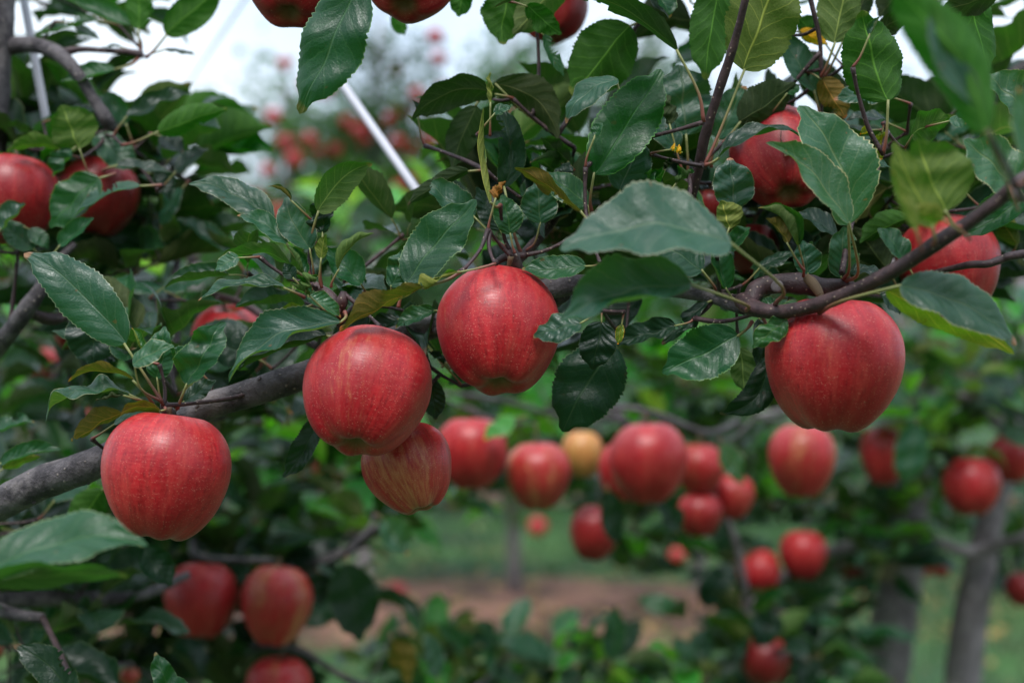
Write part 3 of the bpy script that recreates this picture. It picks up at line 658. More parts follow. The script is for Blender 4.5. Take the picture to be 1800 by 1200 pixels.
L(985, 320, 1000, 285, 36, 30, .94, 'k'); L(955, 60, 990, 135, 26, 20, .97, 'm')
L(1030, 468, 917, 476, 52, 32, .875, 'm', (1055, 463), fold=10, arch=.04, bow=-.03); L(1022, 568, 936, 588, 56, 35, .85, 's', (1045, 545), fold=16, wave=.06)
L(1075, 605, 985, 757, 122, 8, .93, 'g', fold=8, wave=.03); L(1058, 565, 1042, 650, 66, 6, .90, 'k', fold=10); L(1188, 572, 1084, 603, 52, 30, .90, 'k', (1220, 560), fold=24, wave=.1)
L(1245, 530, 1165, 608, 34, 45, .91, 'k', wave=.12); L(1093, 570, 1086, 605, 16, 20, .88, 'y'); L(1125, 520, 1060, 600, 60, 40, .97, 'k')
# the two big soft leaves in front of the bough
L(1285, 425, 984, 440, 165, 40, .735, 's', (1362, 535), bow=.10, arch=.05, fold=4, curl=.15, wave=.03, pd=.845, twist=8); L(1215, 498, 984, 562, 128, 34, .745, 's', (1312, 546), bow=.04, arch=.05, fold=8, wave=.05, pd=.86, dz=.0)
# upper left canopy
q = dict(fold=12)
L(232, 46, 112, -2, 52, 35, 1.13, 'm', (248, 85)); L(243, 52, 246, -40, 52, 170, 1.12, 'b', (248, 95)); L(172, 36, 62, 62, 44, 50, 1.14, 'm'); L(128, 40, 176, 70, 34, 60, 1.14, 'm')
L(292, 62, 392, -30, 60, 165, 1.10, 'b', (258, 100)); L(203, 122, 108, 146, 46, 38, 1.11, 'm', (243, 103)); L(212, 82, 176, 84, 16, 60, 1.12, 'k', (235, 90)); L(290, 86, 346, 98, 20, 60, 1.1, 'k', (256, 100))
L(222, 205, 330, 156, 46, 30, 1.08, 'k', (200, 240), wave=.08, tipz=.15); L(277, 232, 400, 192, 56, 150, 1.06, 'b', (215, 255)); L(222, 218, 184, 158, 40, 20, 1.12, 'm')
L(140, 262, 108, 185, 92, 168, 1.05, 'n'); L(106, 262, 12, 262, 42, 125, 1.06, 'n', arch=.08); L(175, 312, 84, 398, 82, 20, 1.04, 'b', fold=6); L(247, 326, 126, 388, 46, 55, 1.03, 's', arch=.10)
L(127, 262, 94, 312, 46, 25, 1.05, 'm', wave=.12); L(205, 290, 302, 305, 40, 60, 1.06, 'k'); L(308, 302, 364, 260, 42, 40, 1.08, 'k'); L(283, 238, 322, 268, 40, 40, 1.10, 'k'); L(60, 236, 8, 218, 40, 110, 1.12, 'k')
L(2, 205, 14, 110, 34, 175, 1.2, 'm'); L(0, 402, 45, 358, 60, 40, 1.04, 's'); L(60, 438, -5, 388, 44, 30, 1.05, 'm'); L(52, 402, 85, 436, 30, 30, 1.05, 'm'); L(104, 432, 165, 383, 44, 25, 1.02, 'm', curl=.3)
L(405, 445, 312, 380, 48, 50, 1.16, 's'); L(290, 510, 202, 500, 44, 60, 1.12, 's'); L(287, 505, 366, 490, 50, 45, 1.10, 's'); L(110, 205, 190, 215, 60, 30, 1.13, 'k'); L(165, 240, 240, 300, 60, 35, 1.10, 'm')
L(265, 305, 300, 350, 60, 50, 1.10, 'k'); L(320, 330, 280, 400, 54, 45, 1.14, 's'); L(60, 330, 20, 300, 40, 60, 1.14, 'k')
L(452, 628, 318, 604, 108, 15, 1.05, 'k', bow=.06, fold=5); L(345, 668, 470, 612, 84, 20, 1.06, 'k', fold=5)
# lower left
L(-45, 1010, 255, 945, 120, 48, .70, 'm', bow=.08, fold=10, arch=.04, wave=.03, pet=(-80, 1050)); L(-45, 1030, 228, 1012, 74, 132, .69, 'm', fold=8, arch=.06, pet=(-80, 1060))
L(0, 814, 108, 788, 44, 42, 1.0, 'm', arch=.06); L(4, 824, 70, 800, 36, 130, 1.01, 'l'); L(132, 1235, 26, 1130, 66, 25, .95, 'k', bow=.08); L(302, 1232, 274, 1146, 40, 20, .93, 'm', wave=.15); L(330, 1215, 300, 1190, 24, 40, .93, 'm')
L(95, 880, 190, 800, 60, 40, 1.1, 's'); L(250, 960, 300, 1030, 64, 30, 1.12, 'k'); L(210, 945, 180, 1010, 50, 30, 1.15, 'k')
L(-20, 760, 60, 740, 50, 60, 1.05, 'm'); L(180, 860, 120, 960, 70, 160, 1.08, 'b')

L = TR.leaf
L(1262, -35, 1240, 140, 78, 172, .95, 'b', fold=6); L(1308, 124, 1390, -70, 128, 172, .90, 'n', (1238, 292), fold=8, bow=.04, wave=.04); L(1206, 238, 1195, 112, 118, 8, .96, 's', (1206, 315), fold=8, wave=.06)
L(1262, 245, 1310, 150, 70, 20, .97, 's'); L(1178, 220, 1148, 165, 50, 130, .92, 'k', (1200, 305), curl=.5, wave=.12); L(1190, 265, 1130, 190, 60, 28, .95, 's', (1200, 300)); L(1165, 325, 1132, 305, 36, 40, .89, 'b', curl=.7, wave=.3)
L(1168, 298, 1182, 278, 16, 30, .89, 'k', curl=1.2, wave=.4); L(1178, 262, 1200, 268, 14, 100, .89, 'y', curl=1.2, wave=.4); L(1188, 322, 1220, 300, 34, 50, .89, 'm', curl=.8, wave=.2)
L(1300, 215, 1398, 148, 80, 155, .96, 'k'); L(1382, 165, 1405, 150, 30, 30, .96, 'm'); L(1262, 278, 1412, 232, 50, 62, .86, 'k', (1240, 290), arch=.12, wave=.1, fold=26, tipz=.1)
L(1492, 395, 1407, 184, 124, 10, .845, 'p', (1482, 492), bow=.10, fold=14, wave=.05, pd=.885); L(1494, 392, 1350, 247, 84, 30, .82, 'p', (1485, 495), fold=20, bow=.06, pd=.885, wave=.04)
L(1290, 368, 1285, 276, 76, 5, .88, 's', (1270, 400), fold=22, wave=.06); L(1283, 402, 1268, 352, 74, 150, .86, 'l', (1260, 440), curl=.9, wave=.05); L(1280, 440, 1318, 398, 40, 30, .875, 'm', (1262, 450), fold=26)
L(1405, 430, 1336, 362, 62, 36, .86, 'm', (1412, 486), arch=.12, curl=.7, fold=20, twist=30); L(1385, 428, 1345, 385, 40, 125, .855, 'o', arch=.1); L(1472, 412, 1402, 372, 60, 48, .92, 'k', (1480, 470), fold=14)
L(1420, 482, 1410, 422, 54, 8, .91, 's', (1425, 495)); L(1478, 488, 1484, 398, 66, 5, .905, 's', (1490, 500)); L(1492, 482, 1548, 478, 38, 60, .89, 'k', (1485, 495), arch=.15); L(1335, 470, 1400, 440, 40, 60, .93, 'k')
L(1276, 508, 1254, 426, 62, 10, .87, 'm', (1300, 535), fold=20, curl=.2); L(1235, 475, 1132, 412, 82, 25, .90, 's', fold=8); L(1240, 425, 1290, 470, 60, 50, .94, 'k')
L(1298, 590, 1165, 655, 100, 14, .88, 'm', (1322, 565), fold=12, wave=.05, asym=.06); L(1383, 560, 1322, 610, 44, 30, .84, 'l', (1398, 550), fold=16, wave=.12); L(1352, 628, 1266, 728, 54, 12, .90, 'k', (1335, 545), bow=-.2, fold=18)
L(1335, 560, 1340, 660, 40, 15, .92, 'k'); L(1300, 610, 1310, 690, 50, 165, .95, 'm'); L(1410, 535, 1360, 560, 30, 60, .87, 'l', arch=.1); L(1375, 545, 1325, 528, 30, 60, .88, 'm')
L(1582, 500, 1798, 594, 108, 36, .765, 's', (1440, 550), bow=.07, fold=16, wave=.03, pd=.83); L(1558, 508, 1784, 608, 72, 140, .790, 'w', bow=-.02, fold=6, pet=(1530, 512)); L(1545, 515, 1585, 550, 40, 30, .9, 'k')
L(1562, 178, 1515, 20, 128, 174, .86, 'b', (1552, 270), fold=7, wave=.04, asym=.05, bow=-.03); L(1528, 62, 1545, 30, 24, 40, .85, 's', curl=.6); L(1602, 238, 1672, 206, 64, 142, .90, 'm', (1590, 262), arch=.08, fold=12, wave=.06); L(1668, 212, 1698, 218, 24, 30, .895, 'p')
L(1735, 232, 1555, -40, 112, 168, .60, 'b', (1772, 322), fold=14, bow=.08, pd=.735); L(1722, 190, 1640, -10, 56, 12, .602, 's', fold=10, pet=(1735, 232), bow=-.1)
L(1662, 372, 1608, 246, 140, 172, .74, 'n', fold=8, asym=.1, pet=(1690, 400), wave=.04); L(1640, 400, 1570, 250, 60, 170, .70, 'n', pet=(1640, 430)); L(1660, 385, 1600, 370, 44, 140, .68, 'l')
L(1610, 405, 1570, 300, 30, 150, .66, 'l', (1620, 440))
L(1795, 335, 1695, 245, 104, 18, .82, 'p', (1800, 350), fold=8); L(1815, 205, 1730, 130, 84, 20, .88, 'p', fold=8, wave=.06); L(1818, 300, 1788, 155, 60, 10, .62, 'p', (1785, 325)); L(1810, 345, 1695, 418, 84, 28, .85, 'm', fold=10)
L(1702, -35, 1735, 128, 84, 172, .93, 'b'); L(1560, 168, 1466, 172, 48, 35, .95, 's'); L(1443, 138, 1486, 208, 54, 150, .96, 'o'); L(1432, 160, 1368, 60, 62, 18, .97, 's'); L(1450, 75, 1400, 30, 48, 150, 1.0, 'b'); L(1405, 55, 1455, 78, 26, 150, .98, 'y')
L(1468, 76, 1492, -70, 82, 172, .95, 'm', (1443, 135)); L(1480, 76, 1545, -50, 68, 150, .98, 'k', (1445, 140)); L(1540, 55, 1605, 20, 44, 140, .97, 'k'); L(1560, 215, 1488, 212, 42, 60, .97, 'k', arch=.1)
L(1550, 232, 1548, 282, 34, 20, .90, 'y', (1552, 215), wave=.2, curl=.5); L(1532, 228, 1512, 236, 22, 30, .895, 'y', (1550, 228), curl=.8); L(1512, 258, 1566, 296, 32, 50, .92, 's'); L(1770, -20, 1640, 28, 56, 140, .92, 'k')
L(1600, 380, 1508, 425, 56, 150, .97, 'b'); L(1592, 460, 1545, 400, 52, 30, .96, 'm'); L(1560, 472, 1500, 400, 80, 160, .98, 'k'); L(1560, 330, 1500, 390, 70, 140, 1.0, 'p'); L(1700, 120, 1660, 20, 70, 170, 1.0, 'k')
L(1790, 430, 1740, 365, 50, 160, 1.0, 'l', (1780, 442)); L(1650, 250, 1720, 190, 60, 30, 1.1, 's'); L(1690, 330, 1640, 300, 60, 40, .98, 'k')
# leaves hanging at the top edge, in front of the two cut-off apples
L(632, -30, 520, 195, 116, 12, .865, 's' if 0 else 'm', (640, -95), bow=-.03, fold=8, wave=.04, tipz=.05, twist=15)
L(895, -25, 880, 80, 80, 160, .98, 'b'); L(820, -30, 805, 30, 46, 160, .99, 'b'); L(1000, -40, 900, 60, 70, 165, .98, 'm'); L(1095, -50, 960, -5, 60, 60, .9, 's')
L(690, 25, 712, 62, 30, 160, 1.1, 'b'); L(925, 10, 985, 62, 44, 150, .95, 'b', fold=5); L(1150, -30, 1180, 30, 60, 40, .94, 'm'); L(1090, -40, 1180, 25, 80, 60, .95, 'k')
L(1340, -40, 1300, 40, 60, 160, 1.0, 'm'); L(1620, -40, 1540, 30, 70, 160, 1.02, 'k')

# ------------------------------------------------------------------ apples close to the lens
A = apple
A(290, 834, 222, .87, "large red apple low on the grey bough, a rosette of leaves standing above it", stem=(.12, .12, 1), hr=.95, yel=.10, pet=(296, 716), tree=TL)
A(645, 686, 220, .872, "large pinkish red apple resting against a smaller striped one below it", stem=(.14, .50, .86), hr=.95, yel=.12, pet=(668, 575), tree=TL)
A(717, 822, 158, .925, "smaller yellow and red striped apple tucked behind the large pinkish one", stem=(-.32, .22, .9), hr=.93, yel=.33, pet=(690, 740), tree=TL)
A(877, 580, 214, .885, "deep red speckled apple right under a spur, a leaf tip touching its side", stem=(.0, .48, .88), hr=.97, yel=.0, pet=(898, 450), tree=TL)
A(1467, 638, 240, .86, "largest and smoothest red apple, hanging under the thin dark branch", stem=(.05, .02, 1), hr=.93, yel=.0, pet=(1440, 520), tree=TR)
A(1374, 280, 172, .985, "red apple peering between two pale green leaves, its dark eye turned to the viewer", stem=(-.02, .62, .72), hr=.98, yel=.02, val=.85, tree=TR)
A(1667, 468, 176, 1.0, "plum red apple behind the twig junction and a drooping yellow-edged leaf", stem=(-.1, .3, .9), yel=0, val=.8, tree=TR)
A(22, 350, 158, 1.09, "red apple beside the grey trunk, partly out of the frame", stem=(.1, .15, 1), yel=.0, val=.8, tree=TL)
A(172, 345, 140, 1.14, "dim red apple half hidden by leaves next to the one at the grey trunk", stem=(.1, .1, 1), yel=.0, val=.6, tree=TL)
A(518, -38, 172, .93, "red apple cut by the top edge, behind the long hanging dark leaf", stem=(.05, .5, .85), val=.8, tree=TR)
A(721, -42, 164, .92, "red apple cut by the top edge with its dark eye showing", stem=(.1, .6, .8), val=.8, yel=.08, tree=TR)
A(970, 15, 124, 1.15, "softly blurred red apple with a green leaf across it, near the top edge", stem=(0, .5, .9), val=.8, tree=TR)
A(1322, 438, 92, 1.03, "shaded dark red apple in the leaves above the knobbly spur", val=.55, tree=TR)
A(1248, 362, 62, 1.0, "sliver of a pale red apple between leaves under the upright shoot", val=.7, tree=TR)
A(405, 602, 134, 1.18, "pink apple mostly covered by one dark leaf, above the bough", stem=(0, -.3, 1), yel=.1, tree=TL)
A(120, 590, 46, 1.3, "small bright red apple glimpsed behind the large blue-green leaf", tree=TL)

# ------------------------------------------------------------------ middle row, softer
MG = "middle row of apple trees"
TA = Tree((-0.42, 1.95, 0), "apple tree in the dark foliage under the low big apple, carrying two apples", MG)
TB = Tree((0.365, 2.15, 0), "apple tree behind the bough, its apples hanging in a row below the deep red apple", MG)
TC = Tree((0.66, 2.55, 0), "apple tree with a thick upright grey trunk beside the leaning one", MG)
TD = Tree((0.86, 2.45, 0), "apple tree with a slim leaning grey trunk with a dark knot", MG)
def mtrunk(T, spec, low, lr, mat=None):
    b = T.base; T.branch("trunk", [Vector((low[0], low[1], -.04)), Vector((low[0], low[1], .35))] + [P(a, c, d) for a, c, d, r in spec], [lr * 1.15, lr] + [r / FPX * d for a, c, d, r in spec], seg=18, n=8, mat=mat or M_BARKFAR, bump=.10)
mtrunk(TA, [(330, 1500, 1.95, 24), (340, 1150, 1.9, 20), (360, 900, 1.9, 17), (350, 600, 1.95, 13), (330, 350, 2.0, 9)], (-.42, 1.95), .024)
mtrunk(TB, [(1322, 1500, 2.15, 11), (1318, 1180, 2.15, 8), (1305, 1000, 2.15, 6.5), (1262, 880, 2.15, 6), (1180, 790, 2.15, 6), (1090, 740, 2.1, 6.5), (1000, 725, 2.1, 5)], (.365, 2.15), .012, M_BARK)
mtrunk(TC, [(1550, 1300, 2.55, 42), (1556, 1200, 2.55, 40), (1575, 1060, 2.55, 40), (1592, 940, 2.55, 36), (1600, 820, 2.55, 32), (1590, 640, 2.6, 26), (1570, 400, 2.7, 18), (1560, 200, 2.8, 10)], (.66, 2.55), .046)
mtrunk(TD, [(1680, 1300, 2.45, 35), (1692, 1200, 2.45, 33), (1706, 1080, 2.45, 30), (1726, 980, 2.45, 26), (1748, 880, 2.45, 23), (1775, 760, 2.45, 20), (1800, 600, 2.5, 15), (1790, 400, 2.6, 9)], (.80, 2.45), .032)
TA.pbranch("branch", [(350, 1080, 1.9, 14), (430, 1040, 1.8, 12), (530, 1000, 1.7, 11), (605, 970, 1.65, 10), (640, 945, 1.62, 11), (670, 922, 1.6, 7)], mat=M_BARK)
TA.pbranch("branch", [(350, 1170, 1.9, 10), (440, 1140, 1.75, 8), (520, 1140, 1.65, 7), (570, 1168, 1.62, 6), (640, 1205, 1.6, 6), (760, 1230, 1.7, 5)], mat=M_BARK)
TA.pbranch("branch", [(345, 700, 1.93, 12), (250, 640, 1.8, 9), (130, 620, 1.7, 8), (60, 760, 1.8, 6)], mat=M_BARK)
TA.pbranch("branch", [(345, 760, 1.93, 12), (480, 700, 1.8, 9), (620, 640, 1.8, 8), (760, 690, 1.8, 6)], mat=M_BARK)
TA.pbranch("branch", [(355, 900, 1.9, 12), (340, 960, 1.65, 9), (360, 980, 1.57, 6), (480, 985, 1.57, 5)], mat=M_BARK)
TB.pbranch("branch", [(1010, 728, 2.1, 5), (960, 725, 2.0, 5), (860, 700, 1.8, 4.5), (770, 690, 1.75, 4)], mat=M_BARK)
TB.pbranch("branch", [(1040, 735, 2.1, 6), (1060, 715, 1.9, 6), (1150, 725, 1.8, 5), (1240, 760, 1.8, 5), (1300, 740, 1.9, 4)], mat=M_BARK)
TB.pbranch("branch", [(1100, 745, 2.1, 10), (1060, 680, 2.2, 9), (1080, 560, 2.3, 8), (1100, 400, 2.4, 6)], mat=M_BARK)
TC.pbranch("branch", [(1600, 770, 2.55, 12), (1520, 730, 2.3, 8), (1430, 715, 2.0, 6), (1330, 730, 1.9, 4)], mat=M_BARKFAR)
TC.pbranch("branch", [(1590, 960, 2.55, 16), (1500, 960, 2.4, 12), (1420, 985, 2.3, 10), (1330, 1050, 2.2, 7), (1280, 1120, 2.1, 5)], mat=M_BARKFAR)
TD.pbranch("branch", [(1560, 958, 2.5, 11), (1640, 952, 2.42, 11), (1690, 968, 2.4, 10), (1730, 965, 2.4, 12), (1800, 945, 2.35, 10), (1900, 930, 2.3, 8)], mat=M_BARKFAR)
TD.pbranch("branch", [(1770, 790, 2.45, 12), (1830, 740, 2.3, 9), (1900, 720, 2.2, 8)], mat=M_BARKFAR)
TD.pbranch("branch", [(1770, 760, 2.45, 12), (1700, 700, 2.3, 9), (1640, 690, 2.2, 7)], mat=M_BARKFAR)
A(355, 1053, 126, 1.58, "round red apple in deep shade, of the pair under the low big apple", stem=(.05, .25, 1), yel=.12, hr=.98, tree=TA)
A(485, 1062, 122, 1.56, "tall yellow-flushed apple of the pair under the low big apple", stem=(.1, .05, 1), yel=.34, hr=1.08, tree=TA)
A(490, 1208, 112, 1.56, "orange-red apple cut by the bottom edge beneath the shaded pair", yel=.25, tree=TA)
A(-8, 1145, 28, 1.3, "red sliver of an apple at the left border beside the dark leaves", tree=TA)
A(228, 1188, 34, 1.5, "small pale pink apple glimpsed low in the dark leaves", yel=.3, tree=TA)
A(665, 808, 48, 1.9, "dull red apple glimpsed behind the small striped apple", tree=TA)
A(828, 795, 122, 1.66, "blurred dark red apple touching the outline of the small striped apple", yel=.02, hr=.98, tree=TB)
A(945, 835, 116, 1.7, "blurred orange-pink apple hanging on a visible stem in the middle row", yel=.30, hr=.96, pet=(943, 745), tree=TB)
A(1023, 797, 74, 1.85, "yellow apple behind the orange-pink one", yel=.72, hr=1.05, tree=TB)
A(1140, 812, 134, 1.66, "broad crimson apple, widest of the blurred row", yel=0, hr=1.0, tree=TB)
A(1094, 828, 84, 1.78, "red apple nearly covered by the broad crimson one", yel=0, hr=1.15, tree=TB)
A(1229, 822, 88, 1.95, "dim red apple with a yellow patch between the broad crimson one and a light leaf", yel=.28, val=.8, tree=TB)
A(1229, 903, 78, 1.95, "dark red apple below the one with the yellow patch", val=.75, tree=TB)
A(1287, 872, 78, 2.0, "bright orange-red apple under a light green leaf", yel=.2, tree=TB)
A(1045, 935, 88, 1.9, "dark crimson apple hanging lowest beneath the broad one", val=.7, hr=1.05, stem=(.15, 0, 1), tree=TB)
A(1410, 808, 117, 1.72, "blurred red apple with an orange flush directly beneath the largest apple", yel=.25, hr=1.04, tree=TC)
A(1553, 800, 78, 2.1, "narrow red apple with a green shadowed side close to the thick trunk", yel=.1, hr=1.25, val=.85, tree=TC)
A(1335, 1005, 76, 2.2, "light crimson apple, the lower one of a touching pair over the dark leaves", stem=(-.5, 0, .8), hr=.9, tree=TC)
A(1412, 974, 82, 2.2, "light crimson apple, the upper one of a touching pair over the dark leaves", hr=.98, tree=TC)
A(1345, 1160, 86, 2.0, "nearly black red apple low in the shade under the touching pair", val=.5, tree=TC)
A(1708, 853, 100, 2.1, "round crimson apple in front of the top of the leaning trunk", yel=0, hr=.96, tree=TD)
A(1778, 806, 84, 2.25, "crimson apple just behind the round one on the leaning trunk", yel=0, tree=TD)
A(1622, 990, 46, 2.6, "small crimson apple between the two grey trunks", tree=TD)
A(1652, 995, 36, 2.7, "tiny red apple beside the small crimson one between the trunks", tree=TD)
A(1797, 1035, 60, 2.4, "dark red apple cut by the right border behind the leaning trunk", val=.7, tree=TD)
A(1500, 1000, 50, 2.6, "dim red apple on the shaded branch left of the thick trunk", val=.6, tree=TC)
A(1748, 92, 56, 2.1, "narrow bright red apple high up behind the sunless leaves", hr=1.5, tree=TD)
A(75, 722, 44, 1.9, "small orange-red apple seen under the folded olive leaf", yel=.1, tree=TA)
A(163, 737, 42, 2.0, "small coral apple seen beside the olive leaf under the rosette", yel=.3, tree=TA)
A(120, 880, 34, 1.9, "tiny red apple just above the grey bough's lower end", tree=TA)
A(75, 640, 60, 1.9, "blurred brownish red apple beneath the forked twig", yel=.2, val=.8, tree=TA)

# ------------------------------------------------------------------ foliage between the trees
rr = random.Random(21)
TL.fill(-60, 200, 330, 480, 1.12, 1.35, 26, 1, tints="gmkkb")
TL.fill(-60, 420, 520, 760, 1.2, 1.6, 30, 2, tints="gvpsk")
TL.fill(-80, 760, 180, 1250, 1.15, 1.6, 20, 3, tints="gmks")
TL.fill(-80, -60, 250, 220, 1.2, 1.5, 9, 4, tints="bmgb", avoid=((150, 90, 700, 400),))
TL.fill(520, 560, 1080, 640, 1.0, 1.15, 5, 5, tints="gk")
TL.fill(820, 260, 1150, 520, 1.0, 1.2, 11, 6, tints="gkkm", avoid=((960, 200, 1010, 300),))
TR.fill(1150, -80, 1850, 90, 1.0, 1.4, 8, 7, tints="gbkm")
TR.fill(1130, 330, 1830, 500, 1.0, 1.35, 24, 8, tints="gkkm")
TR.fill(1560, 160, 1850, 420, 1.05, 1.4, 11, 9, tints="gkms")
TR.fill(820, -180, 1500, -70, 0.95, 1.2, 12, 11, tints="gbm")
TL.fill(930, 330, 1100, 450, .98, 1.06, 4, 13, tints="gmk", k=4)
TR.fill(1260, 180, 1620, 460, 1.02, 1.12, 6, 14, tints="gmks", k=4)
TL.fill(430, 410, 720, 540, .95, 1.02, 5, 15, size=.05, tints="gmsp", k=4)
TL.fill(150, 590, 470, 660, .99, 1.06, 4, 16, size=.055, tints="gms", k=4)
TR.fill(1300, 500, 1560, 560, .95, 1.1, 3, 12, tints="gk")
# behind: the middle row
TA.fill(-80, 450, 560, 1000, 1.7, 2.4, 58, 31, tints="gvvvpsbk")
TA.fill(200, 880, 520, 1240, 1.6, 2.0, 46, 32, tints="gkkk")
TA.fill(-60, 950, 330, 1240, 1.6, 2.2, 22, 33, tints="gkm")
TA.fill(520, 740, 820, 960, 1.7, 2.2, 22, 34, tints="gvvvp")
TA.fill(560, 985, 680, 1060, 1.5, 1.7, 2, 35, tints="gk", k=3)
TB.fill(640, 1130, 1260, 1260, 1.9, 2.3, 36, 36, tints="gvspp")
TB.fill(740, 610, 1340, 760, 2.0, 2.7, 44, 37, tints="mvvljvp")
TB.fill(700, 740, 1350, 915, 2.2, 3.0, 52, 38, tints="gmvvk")
TB.fill(1080, 860, 1340, 1010, 2.2, 2.9, 14, 48, tints="gmvk")
TA.fill(470, 900, 640, 1010, 1.9, 2.3, 6, 49, tints="gvk", k=4)
TB.fill(560, 320, 820, 470, 2.4, 2.8, 20, 39, tints="jjjv")
TC.fill(1280, 900, 1600, 1180, 2.2, 2.8, 52, 40, tints="gkpsv", avoid=((1300, 920, 1460, 1020), (1500, 1020, 1700, 1200)))
TC.fill(1300, 620, 1640, 900, 2.2, 2.8, 38, 41, tints="gvspk")
TC.fill(1200, 1080, 1480, 1240, 2.0, 2.5, 28, 42, tints="gkkm")
TD.fill(1580, 560, 1860, 800, 2.0, 2.7, 44, 43, tints="gvksp")
TD.fill(1560, 800, 1860, 960, 2.5, 3.0, 24, 44, tints="gmk")
TD.fill(1740, 950, 1880, 1080, 2.6, 3.0, 8, 45, tints="gk")
TC.fill(1250, 250, 1700, 600, 2.3, 2.9, 20, 46, tints="gmk")
TB.fill(820, 560, 1240, 640, 2.0, 2.5, 12, 47, tints="bmg")
TA.leaf(672, 912, 716, 974, 70, 25, 1.55, 'p'); TA.leaf(610, 990, 634, 1126, 86, 10, 1.5, 'k'); TA.leaf(560, 1005, 562, 1065, 50, 20, 1.6, 'k')
TC.leaf(1500, 1108, 1625, 1125, 38, 60, 2.2, 's'); TC.leaf(1270, 780, 1308, 850, 44, 20, 1.75, 'p'); TC.leaf(1415, 1150, 1425, 1220, 52, 10, 2.0, 'k')
TA.leaf(690, 1125, 720, 1200, 60, 150, 1.6, 'o'); TB.leaf(770, 1190, 750, 1110, 44, 40, 1.7, 's'); TB.leaf(1075, 1160, 1085, 1060, 44, 10, 1.9, 's')
TB.leaf(1068, 862, 1078, 958, 52, 15, 1.72, 'k'); TB.leaf(1160, 872, 1195, 935, 50, 20, 1.75, 'k'); TC.leaf(1612, 745, 1588, 850, 66, 15, 1.95, 's'); TC.leaf(1370, 1080, 1325, 1135, 60, 30, 1.85, 'k'); TC.leaf(1322, 1085, 1362, 1130, 48, 30, 1.85, 'k')
TB.leaf(905, 735, 850, 770, 44, 50, 1.6, 'v');
# buds and old scars along the bough
rb = random.Random(9); bl = [n for n in TL.nodes[60:130] if n.y < 1.0]
for k in range(16):
    n = rb.choice(bl); dr = Vector((rb.uniform(-.4, .4), -rb.uniform(.3, 1), rb.choice((-1, 1)) * rb.uniform(.2, 1))).normalized()
    TL.branch("bud", [n + dr * .006, n + dr * .0100, n + dr * .0122], [.0032, .0024, .0007], seg=8, reg=False, n=3, bump=.3)
TR.pbranch("scar", [(1366, 503, .884, 11), (1366, 503, .8785, 10.5), (1366, 503, .8772, 8)], seg=14, reg=False, n=3, mat=M_BARKFAR, bump=.15)
for T in (TL, TR): T.finish(maxlen=.24)
for T in (TA, TB, TC, TD): T.finish(maxlen=.6, twig_mat=M_BARK)

